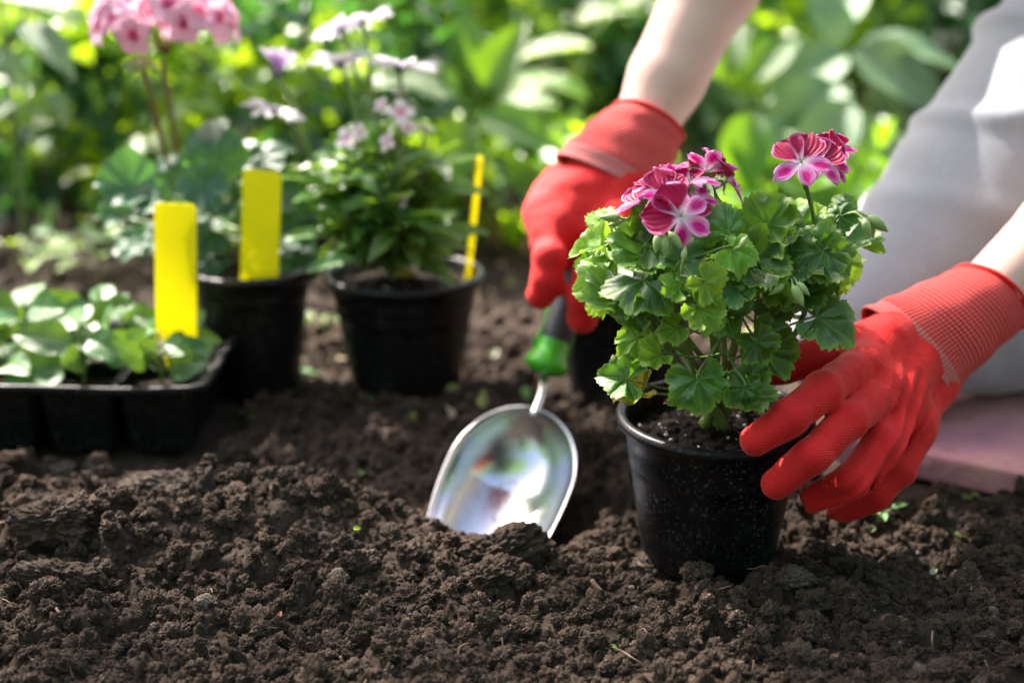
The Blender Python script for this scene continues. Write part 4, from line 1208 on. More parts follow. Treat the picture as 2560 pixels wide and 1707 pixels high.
cuff([(P(1512, 455, 1.112), halfw((1400, 390), (1640, 520), 1.115, 1.11), .030), (P(1540, 415, 1.118), halfw((1435, 345), (1652, 478), 1.12, 1.115), .0295),
      (P(1585, 350, 1.13), halfw((1492, 288), (1682, 408), 1.13, 1.13), .0285), (P(1617, 308, 1.14), halfw((1534, 262), (1700, 352), 1.14, 1.14), .0285)], MAT_CUFF_FAR, 'ribbed red cuff on the hand holding the trowel', 1)

# -- body: both arms, torso, neck and head in one continuous mesh
WL, EL, SL = P(2440, 775, .980), Vector((.520, 1.045, .305)), Vector((.44, 1.17, .59))
WRr, ER, SR = P(1583, 372, 1.136), P(1790, -60, 1.195), Vector((.36, 1.47, .62))
HIP = Vector((.645, 1.31, .385))
def body_fn(X):
    caps = [(WL - (EL - WL) * .15, WL + (EL - WL) * .35, .0225, .0310), (WL + (EL - WL) * .35, EL, .0315, .036), (EL, SL, .037, .047),
            (WRr, WRr + (ER - WRr) * .4, .0232, .0318), (WRr + (ER - WRr) * .4, ER, .0318, .0355), (ER, SR, .037, .048),
            (SL, SR, .05, .05), (Vector((.42, 1.32, .58)), Vector((.60, 1.31, .42)), .11, .11), (Vector((.37, 1.32, .66)), Vector((.31, 1.32, .73)), .055, .05)]
    d = None
    for a, b, r0, r1 in caps:
        q = sd_cone(X, a, b, r0, r1); d = q if d is None else smin(d, q, .006 if r0 < .036 else .02)
    Mh = frame((-.5, 0, .85), (-.85, 0, -.5))
    h = sd_ell(X, (.25, 1.32, .80), Mh, (.075, .115, .095))
    h = smin(h, sd_cone(X, (.175, 1.32, .745), (.160, 1.32, .765), .014, .010), .012)   # nose
    for s in (-1, 1):
        h = smin(h, sd_cone(X, (.262, 1.32 + s * .076, .79), (.270, 1.32 + s * .084, .81), .012, .015), .006)   # ears
        h = np.maximum(h, -sd_cone(X, (.168, 1.32 + s * .032, .80), (.166, 1.32 + s * .034, .80), .010, .010))
    return smin(d, h, .02)
V, F = surface_nets(body_fn, (0.02, .90, .10), (.78, 1.62, .96), 0.005)
ob = obj('body', npmesh('body', V - np.array(PO), F), MAT_SKIN, person)
sm = ob.modifiers.new('s', 'SMOOTH'); sm.iterations = 4; sm.factor = 0.5
def shirt_fn(X):
    caps = [(SL, SL + (EL - SL) * .35, .062, .058), (SR, SR + (ER - SR) * .35, .062, .058), (SL, SR, .064, .064), (Vector((.42, 1.32, .58)), Vector((.60, 1.31, .42)), .126, .128), (Vector((.60, 1.31, .42)), Vector((.66, 1.31, .40)), .128, .128)]
    d = None
    for a, b, r0, r1 in caps:
        q = sd_cone(X, a, b, r0, r1); d = q if d is None else smin(d, q, .025)
    d = d - .008 * vnoise3(X[0] * 14, X[1] * 14, X[2] * 9, 31)
    return d
V, F = surface_nets(shirt_fn, (.20, .98, .22), (.82, 1.66, .76), 0.009)
obj('shirt', npmesh('shirt', V - np.array(PO), F), MAT_SHIRT, person)
def hair_fn(X):
    d = sd_ell(X, (.275, 1.32, .835), frame((-.5, 0, .85), (-.85, 0, -.5)), (.090, .115, .100))
    d = np.maximum(d, -(X[0] - .20 - (X[2] - .80) * -.5))
    d = smin(d, sd_cone(X, (.36, 1.32, .84), (.43, 1.32, .78), .045, .02), .03)
    return d - .006 * vnoise3(X[0] * 20, X[1] * 120, X[2] * 20, 33)
V, F = surface_nets(hair_fn, (.12, 1.18, .68), (.48, 1.46, .98), 0.006)
obj('hair', npmesh('hair', V - np.array(PO), F), MAT_HAIR, person)
KN = P(2145, 845, 1.095); HN = P(2760, 190, 1.22); KN2 = KN + Vector((.20, .24, 0))
SH = Vector((.66, 1.24, .071))
def pants_fn(X):
    d = None
    for a, b, r0, r1 in ((KN, HN, .060, .106), (HN, HIP, .106, .11), (KN + Vector((.01, 0, -.006)), SH, .053, .050), (KN2, HIP + Vector((.10, .16, .0)), .066, .088), (KN2 + Vector((.01, 0, -.008)), SH + Vector((0, .2, 0)), .058, .05)):
        q = sd_cone(X, a, b, r0, r1)
        d = q if d is None else smin(d, q, .004)
    d = smin(d, sd_cone(X, HIP + Vector((.02, 0, .0)), HIP + Vector((.02, .16, .02)), .115, .115), .03)
    d = np.maximum(d, .022 - X[2])
    # folds: run across the thigh, gathered at the hip and behind the knee
    t = np.array(HN - KN); L = np.linalg.norm(t); t = t / L
    s = (X[0] - KN[0]) * t[0] + (X[1] - KN[1]) * t[1] + (X[2] - KN[2]) * t[2]
    cr = (X[2] - KN[2]) * t[0] - (X[0] - KN[0]) * t[2]
    w = np.clip((s - .06) / .16, 0, 1)
    warp = vnoise3(X[0] * 11, X[1] * 11, X[2] * 11, 41) * 3
    d = d - .0090 * w * np.maximum(0, np.sin(s * 62 + cr * 30 + warp * 1.4)) ** 3
    d = d - .0050 * vnoise3(X[0] * 9, X[1] * 9, X[2] * 9, 42) - .0050 * vnoise3(X[0] * 26 + s * 26, X[1] * 12, X[2] * 30, 43)
    return d
V, F = surface_nets(pants_fn, (.16, .96, .0), (.84, 1.66, .56), 0.0055)
op = obj('trousers', npmesh('trousers', V - np.array(PO), F), MAT_PANTS, person)
sm = op.modifiers.new('s', 'SMOOTH'); sm.iterations = 2; sm.factor = 0.5

# kneeling mat
A = G(2085, 1085, .022); B = G(2600, 1192, .022)
dirx = (B - A); dirx.z = 0; dirx.normalize(); diry = Vector((-dirx.y, dirx.x, 0))
nn = 60
gx = np.linspace(0, .62, nn); gy = np.linspace(0, .62, nn)
me = cuboid(0, .62, 0, .62, 0, .0235, .004)
mat_o = obj('kneeling_mat', me, MAT_FOAM)
mat_o.location = (A.x, A.y, -.001); mat_o.rotation_euler = (0, 0, math.atan2(dirx.y, dirx.x))
tag(mat_o, 'thick faded pink foam kneeling pad under the grey trouser leg', 'kneeling pad')
me.polygons.foreach_set('use_smooth', np.ones(len(me.polygons), dtype=bool))

# ------------------------------------------------------------------ THE TROWEL
J = P(1340, 1020, 1.045); T_ = P(1165, 1440, .925)
trowel = thing('garden_trowel', 'shiny steel scoop trowel with green and grey grip, tip dug into the soil', 'trowel', J)
e1 = np.array(T_ - J); Lb = np.linalg.norm(e1); e1 /= Lb
n0 = np.array([0.02, -.45, .89]); n0 -= e1 * (n0 @ e1); n0 /= np.linalg.norm(n0); e2 = np.cross(n0, e1)
V = []; ns, na_ = 44, 40
for i in range(ns + 1):
    s = i / ns; s = s ** 1.5
    w = .0490 * (math.sqrt(max(0, 1 - (1 - min(1, s / .40)) ** 2))) * (1 - .22 * max(0, (s - .45) / .55) ** 1.6)
    dp = .040 * (math.sqrt(max(0, 1 - (1 - min(1, s / .30)) ** 2))) * (1 - .50 * max(0, (s - .35) / .65))
    tipcut = 1 - 0.0
    for j in range(na_ + 1):
        a = -1 + 2 * j / na_
        sy = s * Lb * (1 + (0.10 * (1 - a * a) * s ** 3))
        V.append(e1 * sy + e2 * (w * math.sin(a * math.pi / 2) if False else w * a) + n0 * (-dp * max(0, 1 - a * a) ** .62))
F = [(i * (na_ + 1) + j, i * (na_ + 1) + j + 1, (i + 1) * (na_ + 1) + j + 1, (i + 1) * (na_ + 1) + j) for i in range(ns) for j in range(na_)]
sco = obj('scoop_blade', npmesh('scoop_blade', V, np.array(F)), MAT_STEEL, trowel)
md = sco.modifiers.new('t', 'SOLIDIFY'); md.thickness = .0013; md.offset = 0
g = Geo()
K1 = P(1368, 935, 1.082); K0 = P(1355, 868, 1.105)
sh0 = np.array(J - J) + e1 * .006 - n0 * .003
g.tube(catmull([sh0, np.array((J + K1) / 2 - J), np.array(K1 - J) + (np.array(K0 - K1)) * .5], 6), [.0036, .0034, .0040], 12)
obj('shaft', g.mesh('shaft'), MAT_STEEL, trowel)
HA = P(1362, 925, 1.078); HB = P(1480, 590, 1.118)
hd = np.array(HB - HA); HL = np.linalg.norm(hd); hd /= HL
prof = [(.0005, -.004), (.010, -.003), (.0155, .000), (.0178, .003), (.0172, .007), (.0138, .014), (.0125, .022), (.0118, .030)]
Vl, Fl, UVl = lathe(prof, 40)
Mh = frame((1, 0.2, 0), hd)      # z axis = handle direction
Mh = np.stack([np.cross(hd, [0, 1, 0]) / np.linalg.norm(np.cross(hd, [0, 1, 0])), np.zeros(3), hd], 1); Mh[:, 1] = np.cross(Mh[:, 2], Mh[:, 0])
o = obj('collar', npmesh('collar', Vl @ Mh.T + np.array(HA - J), Fl), MAT_GREEN, trowel)
prof = [(.0120, .024), (.0126, .028), (.0132, .05), (.0142, .075), (.0135, .095), (.0120, .11), (.0060, .118), (.0005, .119)]
Vl, Fl, UVl = lathe(prof, 40)
obj('grip', npmesh('grip', Vl @ Mh.T + np.array(HA - J), Fl), MAT_GRIP, trowel)
for sgn in (-1, 1):
    g = Geo(); pth = []
    for z_ in np.linspace(.016, .105, 10):
        r_ = np.interp(z_, [.016, .03, .05, .075, .105], [.0150, .0124, .0134, .0144, .0128])
        pth.append(Mh @ np.array([sgn * r_ * .93, -r_ * .32, z_]) + np.array(HA - J))
    g.tube(pth, .0022, 8)
    obj('grip_stripe', g.mesh('grip_stripe'), MAT_GREEN, trowel)

# ------------------------------------------------------------------ YELLOW PLANT MARKERS
def marker(label, top, bot, D0, D1, wpx, notch=0.0, yaw=0.0, th=.0011, edge_on=False):
    a = P(top[0], top[1], D0); b = P(bot[0], bot[1], D1)
    up = (a - b); H = up.length; up.normalize()
    w = wpx / FPX * (a - Vector((0, 0, CAMZ))).length
    rgt = Vector((math.cos(yaw), math.sin(yaw), 0)); rgt = (rgt - up * rgt.dot(up)).normalized(); n = rgt.cross(up)
    import bmesh
    bm = bmesh.new(); c = w * .14; pts = []
    for (x0, y0, s0) in ((w / 2 - c, H - c, 0), (-w / 2 + c, H - c, 90)):
        for q in range(6):
            an = R(s0 + q * 18); pts.append((x0 + c * math.cos(an), y0 + c * math.sin(an)))
    pts += [(-w / 2, -.012), (-w * .1, -.045), (w * .1, -.045), (w / 2, -.012)]
    vs = [bm.verts.new(rgt * x + up * y - n * th / 2) for x, y in pts]
    f = bm.faces.new(vs)
    r = bmesh.ops.extrude_face_region(bm, geom=[f]); ve = [v for v in r['geom'] if isinstance(v, bmesh.types.BMVert)]
    bmesh.ops.translate(bm, verts=ve, vec=n * th)
    bmesh.ops.recalc_face_normals(bm, faces=bm.faces)
    me = bpy.data.meshes.new('plant_marker'); bm.to_mesh(me); bm.free()
    o = obj('plant_marker', me, MAT_TAG); o.location = b
    bv = o.modifiers.new('b', 'BEVEL'); bv.width = .0003; bv.segments = 2
    return tag(o, label, 'plant marker', 'yellow plastic plant markers')
marker('blank yellow plant tag standing at the right back of the seedling tray', (438, 508), (441, 815), 1.11, 1.105, 102, yaw=.05)
marker('broad yellow plant tag inside the front rim of the pot behind the tray', (656, 425), (648, 695), 1.183, 1.180, 98, yaw=-.1)
marker('thin yellow plant tag seen edge on inside the white daisy pot', (1200, 392), (1172, 668), 1.250, 1.250, 34, yaw=1.25, th=.0016)

# ------------------------------------------------------------------ SEEDLING TRAY
TRX1 = P(548, 950, 1.055).x - .008; TRZ = .064; TY0 = 1.040
tray = thing('seedling_tray', 'black plastic seedling tray with deep ribbed cells full of young plants', 'tray', (TRX1 - .2, 1.15, 0))
TO = Vector(tray.location)
cw, cd = .0625, .058
ncol, nrow = 5, 3
def cell_mesh():
    k = 12; V = []; prof = [(0.0, .019), (.002, .0205), (.030, .0240), (.058, .0272), (.0600, .0278)]
    ring = []
    for z, hw in prof:
        pts = []
        for side in range(4):
            for q in range(14):
                t = -1 + 2 * q / 14
                rib = .0007 if q % 2 else -.0002
                x, y = t * hw, -hw
                cr = max(0, abs(t) - .78) / .22
                y = y + cr * cr * hw * .13 - rib
                a = side * math.pi / 2
                pts.append((x * math.cos(a) - y * math.sin(a), x * math.sin(a) + y * math.cos(a), z))
        V += pts; k = len(pts)
    n = len(prof)
    F = [(i * k + j, i * k + (j + 1) % k, (i + 1) * k + (j + 1) % k, (i + 1) * k + j) for i in range(n - 1) for j in range(k)]
    F.append(tuple(range(k))[::-1])
    return npmesh('cell', V, F, False)
cm = cell_mesh(); cm.materials.append(MAT_PLASTIC)
csoil = None
cells = []
soilgeo = Geo()
for c in range(ncol):
    for r_ in range(nrow):
        x = TRX1 - .012 - cw * (c + .5); y = TY0 + .010 + cd * (r_ + .5)
        cells.append((x, y, c, r_))
        o = bpy.data.objects.new('cell', cm); COL.objects.link(o); o.parent = tray; o.location = Vector((x, y, .001)) - TO
        o.scale = (cw / .058, cd / .058, 1)
        n = 22; g1 = np.linspace(-1, 1, n); X, Y = np.meshgrid(g1 * cw * .43, g1 * cd * .43)
        Z = .048 + .5 * clods(X + c, Y + r_, .006, 5, .3, .8) + .003 * fbm2(X + c, Y + r_, .02, 3, 5)
        ii = (np.arange(n - 1)[:, None] * n + np.arange(n - 1)[None]).ravel()
        soilgeo.add(np.stack([X + x - TO.x, Y + y - TO.y, Z], -1).reshape(-1, 3), np.stack([ii, ii + 1, ii + 1 + n, ii + n], 1))
obj('potting_soil', soilgeo.mesh('potting_soil'), MAT_PEAT, tray, kind='stuff')
# rim: rounded rectangle band with a rolled edge, and the webs between cells
x1 = TRX1; x0 = TRX1 - .024 - cw * ncol; y0 = TY0; y1 = TY0 + .020 + cd * nrow
def rrect(ins, z, rad, m=8):
    pts = []
    for cx, cy, s0 in ((x1 - ins - rad, y1 - ins - rad, 0), (x0 + ins + rad, y1 - ins - rad, 90), (x0 + ins + rad, y0 + ins + rad, 180), (x1 - ins - rad, y0 + ins + rad, 270)):
        for q in range(m + 1):
            a = R(s0 + 90 * q / m); pts.append((cx + rad * math.cos(a) - TO.x, cy + rad * math.sin(a) - TO.y, z))
    # subdivide long sides so that the rim can wave slightly
    out = []
    for i in range(len(pts)):
        a, b = np.array(pts[i]), np.array(pts[(i + 1) % len(pts)])
        L = np.linalg.norm(b - a); kk = max(1, int(L / .03)) if L > .02 else 1
        for q in range(kk): out.append(a + (b - a) * q / kk)
    return np.array(out)
rings = [rrect(.0, TRZ - .008, .016), rrect(-.0015, TRZ - .005, .016), rrect(-.0015, TRZ - .001, .016), rrect(.001, TRZ, .015), rrect(.004, TRZ - .001, .013), rrect(.006, TRZ - .0045, .011), rrect(.010, TRZ - .005, .010)]
k = len(rings[0]); V = []
for rg in rings:
    rg = rg.copy(); rg = rg[np.linspace(0, len(rg) - 1, k).astype(int)] if len(rg) != k else rg
    rg[:, 2] += .0012 * np.sin(rg[:, 0] * 34) ; V.append(rg)
V = np.concatenate(V)
F = np.array([(i * k + j, i * k + (j + 1) % k, (i + 1) * k + (j + 1) % k, (i + 1) * k + j) for i in range(len(rings) - 1) for j in range(k)])
obj('tray_rim', npmesh('tray_rim', V, F), MAT_PLASTIC, tray)
import bmesh
bm = bmesh.new()
def addbox(bm, a, b):
    r = bmesh.ops.create_cube(bm, size=1)
    for v in r['verts']: v.co = Vector(((a[0] + b[0]) / 2 + v.co.x * (b[0] - a[0]), (a[1] + b[1]) / 2 + v.co.y * (b[1] - a[1]), (a[2] + b[2]) / 2 + v.co.z * (b[2] - a[2])))
for c in range(ncol + 1):
    x = TRX1 - .012 - cw * c - TO.x; addbox(bm, (x - .0028, y0 + .009 - TO.y, TRZ - .0065), (x + .0028, y1 - .009 - TO.y, TRZ - .0045))
for r_ in range(nrow + 1):
    y = TY0 + .010 + cd * r_ - TO.y; addbox(bm, (x0 + .009 - TO.x, y - .0028, TRZ - .0071), (x1 - .009 - TO.x, y + .0028, TRZ - .0053))
me = bpy.data.meshes.new('cell_divider'); bm.to_mesh(me); bm.free()
obj('cell_divider', me, MAT_PLASTIC, tray)

SEEDL = [ovate_mesh('leaf', L=1, W=.74, bend=.15 + .1 * s, fold=.14, seed=s, wavy=.015, rnd=.55, nl=14) for s in range(4)]
for m_ in SEEDL: m_.materials.append(L_SEED)
def leafy(root, base, leaves, meshes, stem_mat, r0=.0012, hub=None, name='leaf'):
    """leaves: (x, y, z relative to base, tip dir, normal, size); a stem part carries a stalk to every leaf"""
    g = Geo(); hub = Vector(hub) if hub is not None else Vector((0, 0, .02))
    g.tube(catmull([(0, 0, 0), tuple(hub * .5 + Vector((.001, .001, 0))), tuple(hub)], 4), [r0 * 1.3, r0], 7)
    for i, (p, t, n, s) in enumerate(leaves):
        p = np.array(p); t = np.array(t, float); t /= np.linalg.norm(t)
        q = np.array(hub) * min(1, max(.25, p[2] / max(hub[2], 1e-4) * .8))
        g.tube(catmull([q, (q + p) / 2 - np.array([0, 0, .002]), p], 3), [r0 * .8, r0 * .5], 5)
        o = bpy.data.objects.new(name, meshes[i % len(meshes)]); COL.objects.link(o); o.parent = root
        o.matrix_local = mat4(frame(t, n), p, s)
    obj('stem', g.mesh('stem'), stem_mat, root)
SGR = 'young seedlings in the cells of the tray'
def seedling(cx, cy, h, spread, nl, label, seed, sz=.022, mats=None, red=False):
    r = np.random.default_rng(seed)
    t = thing('seedling', label, 'seedling', (cx, cy, .050), SGR)
    L = []
    nl = max(6, nl - 1)
    for i in range(nl - 1):
        lvl = i / max(1, nl - 1)
        a = i * 2.4 + r.uniform(-.4, .4) + seed
        rad = spread * (1 - .55 * lvl) * r.uniform(.3, .6)
        z = h * (.35 + .65 * lvl) * r.uniform(.85, 1.1)
        d = np.array([math.cos(a), math.sin(a) * .8, r.uniform(-.35, .9) + .1 * lvl])
        n = np.array([d[0] * .35, -1.15, .8]) + r.normal(0, .2, 3)
        L.append((d * np.array([rad, rad, 0]) + np.array([0, 0, z]), d, n, sz * 1.75 * r.uniform(.7, 1.15) * (1 - .25 * lvl)))
    leafy(t, None, L, SEEDL, MAT_STEM, .0011, (0, 0, h))
    return t
seed_labels = {
    (0, 0): ('bushy seedling in the right front corner cell, reddish flower bud at its centre', .046, .032, 13, .020),
    (1, 0): ('tall broad leaved seedling in the front row, second cell from the tray corner', .050, .038, 11, .030),
    (2, 0): ('low seedling in the front row behind the left front rim', .036, .030, 9, .024),
    (3, 0): ('seedling in the front row cut by the left picture edge', .038, .032, 13, .026),
    (0, 1): ('small seedling directly before the yellow tag in the tray', .040, .026, 9, .018),
    (1, 1): ('upright seedling in the middle row with the highest leaf of the tray', .066, .034, 10, .027),
    (2, 1): ('pale leaved seedling in the middle row, third cell from the right', .058, .034, 12, .027),
    (3, 1): ('seedling in the middle row at the left picture edge', .044, .034, 12, .027),
    (0, 2): ('seedling in the back row behind the yellow tag', .024, .026, 7, .018),
    (1, 2): ('small seedling in the back row of the tray, second from the right', .026, .028, 7, .019),
    (2, 2): ('small seedling in the back row of the tray near the left edge', .028, .028, 8, .020)}
for (x, y, c, r_) in cells:
    if (c, r_) in seed_labels:
        lab, h, sp, nl, sz = seed_labels[(c, r_)]
        t = seedling(x, y, h, sp, nl, lab, c * 5 + r_ * 11 + 3, sz)
        if (c, r_) == (0, 0):
            for i, (dx, dy, dz) in enumerate(((-.010, -.006, .030), (.002, -.008, .033), (.006, -.006, .036))):
                me = ovate_mesh('flower_bud', L=1, W=.8, bend=.2, fold=.5, seed=i)
                o = obj('flower_bud', me, M('red_bud', (.5, .04, .05), .5) if i == 0 else M('cream_bud', (.75, .62, .5), .5), t)
                o.matrix_local = mat4(frame((.3 - .4 * i, -.5, .3), (0, -.6, .8)), (dx, dy, dz), .010)

# ------------------------------------------------------------------ PINK GERANIUM BEHIND
base2 = Vector((c2.x, D2, c2.z - .004))
pg = thing('pink_geranium', 'tall geranium with a round rose pink flower head and dark rounded leaves', 'plant', base2)
gl = []
L2 = [(330, 470, 1.22, .045, 170, .8), (385, 500, 1.20, .032, 210, .5), (445, 455, 1.24, .038, 120, .7), (540, 400, 1.22, .044, 95, .9), (590, 410, 1.26, .040, 40, .8), (500, 470, 1.19, .036, -60, .8),
      (550, 500, 1.21, .036, 150, .7), (600, 560, 1.25, .036, 190, .8), (530, 580, 1.22, .034, 200, .8), (470, 560, 1.22, .036, 200, .6), (300, 545, 1.24, .030, 180, .4), (690, 490, 1.25, .040, 20, .7),
      (720, 560, 1.23, .040, -10, .8), (720, 620, 1.24, .036, -20, .7), (530, 640, 1.22, .030, 200, .7), (620, 470, 1.26, .040, 60, .6), (400, 600, 1.25, .036, 190, .6), (340, 610, 1.24, .030, 200, .6),
      (650, 410, 1.26, .036, 60, .5), (740, 650, 1.22, .030, -30, .7), (480, 520, 1.27, .040, 120, .6), (580, 610, 1.24, .04, 90, .6)]
lv = []
for px, py, D, s, ang, tl in L2:
    rgt = np.array([1, 0, 0]); upv = np.array([0, SP, CP]); back = np.array([0, -CP, SP])
    t = rgt * math.cos(R(ang)) + upv * math.sin(R(ang)) * .7 + back * .2
    lv.append((np.array(P(px, py, D) - base2), t, back * tl + np.array([0, 0, .7]), s * .74))
leafy(pg, None, lv, GL_Z, MAT_STEM, .0022, (-.02, 0, .09))
def tube_part(root, name, pts, rads, mat, base):
    g = Geo(); g.tube(catmull([np.array(Vector(p) - base) for p in pts], 6), rads, 8); return obj(name, g.mesh(name), mat, root)
tube_part(pg, 'flower_stem', [P(448, 400, 1.26), P(425, 270, 1.25), P(405, 150, 1.25)], [.0028, .0022], MAT_REDSTEM, base2)
tube_part(pg, 'flower_stem', [P(415, 400, 1.25), P(385, 270, 1.24), P(352, 150, 1.23)], [.0026, .0020], MAT_REDSTEM, base2)
tube_part(pg, 'stem', [base2 + Vector((0, 0, -.004)), P(560, 560, 1.25), P(448, 390, 1.26)], [.0042, .0030], MAT_REDSTEM, base2)
hub = P(412, 135, 1.25)
PB_ = [petal_mesh('petal', W=.9, bend=.2, cupv=.15, seed=s * 1.7, base=.1, nl=5, nw=2) for s in range(3)]
for m_ in PB_: m_.materials.append(PET_BALL)
g_ = Geo(); g_.tube([(0, 0, -.5), (0, 0, .05)], [.05, .09], 6); FH = g_.mesh('flower_heart'); FH.materials.append(MAT_REDSTEM)
fr = np.random.default_rng(5)
spots2 = []
for i in range(38):
    for _ in range(60):
        a, e = fr.uniform(0, 2 * math.pi), fr.uniform(-.12, 1.45)
        d = np.array([math.cos(a) * math.cos(e), math.sin(a) * math.cos(e), math.sin(e)])
        if all(np.linalg.norm(d - q) > .30 for q in spots2): break
    spots2.append(d)
    cpos = np.array(P(412, 62, 1.25) - base2) + d * np.array([.058, .048, .040])
    o = bpy.data.objects.new('blossom', FH); COL.objects.link(o); o.parent = pg
    o.matrix_local = mat4(frame(np.cross(d, [0, .3, 1.]), d + fr.normal(0, .15, 3)), cpos, .0175)
    for k2 in range(5):
        a2 = k2 * 1.2566 + fr.uniform(-.15, .15); t = np.array([math.cos(a2), math.sin(a2), .3])
        q = bpy.data.objects.new('petal', PB_[k2 % 3]); COL.objects.link(q); q.parent = o
        q.matrix_local = mat4(frame(t, (-t[0] * .3, -t[1] * .3, 1)), t * .03, 1.0)
    if i % 3 == 0:
        g = Geo(); g.tube(catmull([np.array(hub - base2), (np.array(hub - base2) + cpos) / 2, cpos], 3), .0009, 5); obj('flower_stalk', g.mesh('flower_stalk'), MAT_REDSTEM, pg)
g = Geo()
for i in range(9):
    a = i * .7; d = np.array([math.cos(a) * .6, math.sin(a) * .6, -.5 + .1 * (i % 3)]); b0 = np.array(P(352, 145, 1.23) - base2)
    g.tube([b0, b0 + d * .012, b0 + d * .020, b0 + d * .026], [.0008, .0022, .0024, .0006], 6)
obj('bud', g.mesh('bud'), MAT_BUD, pg)

# ------------------------------------------------------------------ WHITE DAISY PLANT
base3 = Vector((c3.x - .008, D3, c3.z - .008))
dp = thing('daisy_plant', 'leafy plant with white and lilac daisies in the middle black pot', 'plant', base3)
NL = [ovate_mesh('leaf', L=1, W=.36, bend=.12 + .1 * s, fold=.25, seed=s, base=1.15) for s in range(4)]
for m_ in NL: m_.materials.append(L_NARROW)
dr = np.random.default_rng(9)
stems = []
for (px, py, D, n_) in ((860, 470, 1.23, 22), (930, 420, 1.22, 26), (1000, 380, 1.24, 24), (1040, 470, 1.23, 20), (900, 560, 1.19, 18), (1080, 560, 1.24, 14), (960, 500, 1.18, 24), (1010, 560, 1.18, 18), (810, 560, 1.24, 16), (920, 340, 1.26, 18), (760, 420, 1.26, 12), (1030, 620, 1.20, 10), (880, 400, 1.22, 20), (1000, 320, 1.24, 20), (960, 310, 1.23, 18), (1070, 400, 1.24, 18), (830, 470, 1.22, 18), (980, 430, 1.19, 20)):
    e = np.array(P(px, py, D) - base3); c = catmull([(0, 0, 0), e * np.array([.45, .5, .5]) + np.array([0, 0, .004]), e], 10)
    g = Geo(); g.tube(c, [.0026, .0013], 7); obj('stem', g.mesh('stem'), MAT_STEM, dp)
    for i in range(int(n_ * 1.5)):
        q = c[int(len(c) * (.28 + .71 * (i / int(n_ * 1.5)) ** .75))]
        a = i * 2.4 + dr.uniform(-.5, .5); el = dr.uniform(-.1, .9)
        d = np.array([math.cos(a), math.sin(a), el])
        o = bpy.data.objects.new('leaf', NL[dr.integers(4)]); COL.objects.link(o); o.parent = dp
        o.matrix_local = mat4(frame(d, np.array([-d[0] * .3, -d[1] * .3 - .2, 1.0]) + dr.normal(0, .2, 3)), q, dr.uniform(.028, .056))
# low broad leaves over the pot rim
for (px, py, D, s, ang) in ((900, 650, 1.17, .042, 185), (1090, 480, 1.21, .040, 5), (1080, 590, 1.21, .045, 10), (840, 590, 1.2, .04, 175), (1050, 600, 1.19, .04, -5), (1060, 500, 1.22, .035, 20)):
    t = np.array([math.cos(R(ang)), -.1, math.sin(R(ang)) + .05])
    o = bpy.data.objects.new('leaf', SEEDL[0] if False else NL[1]); COL.objects.link(o); o.parent = dp
    o.matrix_local = mat4(frame(t, (0, -.5, .9)), P(px, py, D) - base3, s * 1.15)
DPW = [petal_mesh('petal', W=.30, bend=.05 + .06 * s, cupv=.3, seed=s, base=.05, nl=6, nw=2) for s in range(3)]
DPL = [m_.copy() for m_ in DPW]
for m_ in DPW: m_.materials.append(PET_WHITE)
for m_ in DPL: m_.materials.append(PET_LILAC)
V_, F_, U_ = lathe([(.001, .07), (.09, .06), (.15, .02), (.14, -.04), (.05, -.16), (.001, -.18)], 14)
DH = npmesh('daisy_heart', V_, F_); DH.materials.append(M('dark_violet_disc', (.05, .03, .09), .7))
def daisy(px, py, D, size, face, lift, n=15, foot=None, lilac=False):
    p = P(px, py, D); rgt = np.array([1, 0, 0]); upv = np.array([0, SP, CP]); back = np.array([0, -CP, SP])
    nn_ = rgt * face[0] + upv * face[1] + back * face[2]
    Mx = frame(np.cross(nn_, [0.1, 1, 0.2]), nn_)
    o = bpy.data.objects.new('flower', DH); COL.objects.link(o); o.parent = dp; o.matrix_local = mat4(Mx, p - base3, size)
    ms = DPL if lilac else DPW
    for i in range(n):
        a = 2 * math.pi * i / n + random.uniform(-.06, .06); t = np.array([math.cos(a), math.sin(a), lift + random.uniform(-.08, .08)])
        q = bpy.data.objects.new('petal', ms[i % 3]); COL.objects.link(q); q.parent = o
        q.matrix_local = mat4(frame(t, (-t[0] * lift, -t[1] * lift, 1)), t * .08, random.uniform(.9, 1.05))
    if foot:
        tube_part(dp, 'flower_stem', [p - Vector(nn_) * size * .1, (p + P(*foot)) / 2 + Vector((.004, 0, .004)), P(*foot)], [.0016, .0018], MAT_STEM, base3)
daisy(905, 55, 1.26, .027, (-.35, .9, .15), .1, foot=(925, 330, 1.25))
daisy(850, 72, 1.25, .025, (-.4, .9, .0), .15, foot=(915, 340, 1.26))
daisy(852, 165, 1.24, .026, (-.1, .98, .05), .35, foot=(900, 400, 1.23))
daisy(1000, 168, 1.23, .030, (.05, .98, .08), .15, foot=(985, 400, 1.24))
daisy(692, 185, 1.25, .022, (.1, 1, -.1), 1.6, foot=(780, 400, 1.25), lilac=True)
daisy(685, 272, 1.22, .026, (.18, .98, -.02), .0, foot=(790, 430, 1.23))
NP_ = [petal_mesh('petal', W=.8, bend=.2, cupv=.2, seed=s, base=.1, nl=5, nw=2) for s in range(2)]
for m_ in NP_: m_.materials.append(PET_NEM)
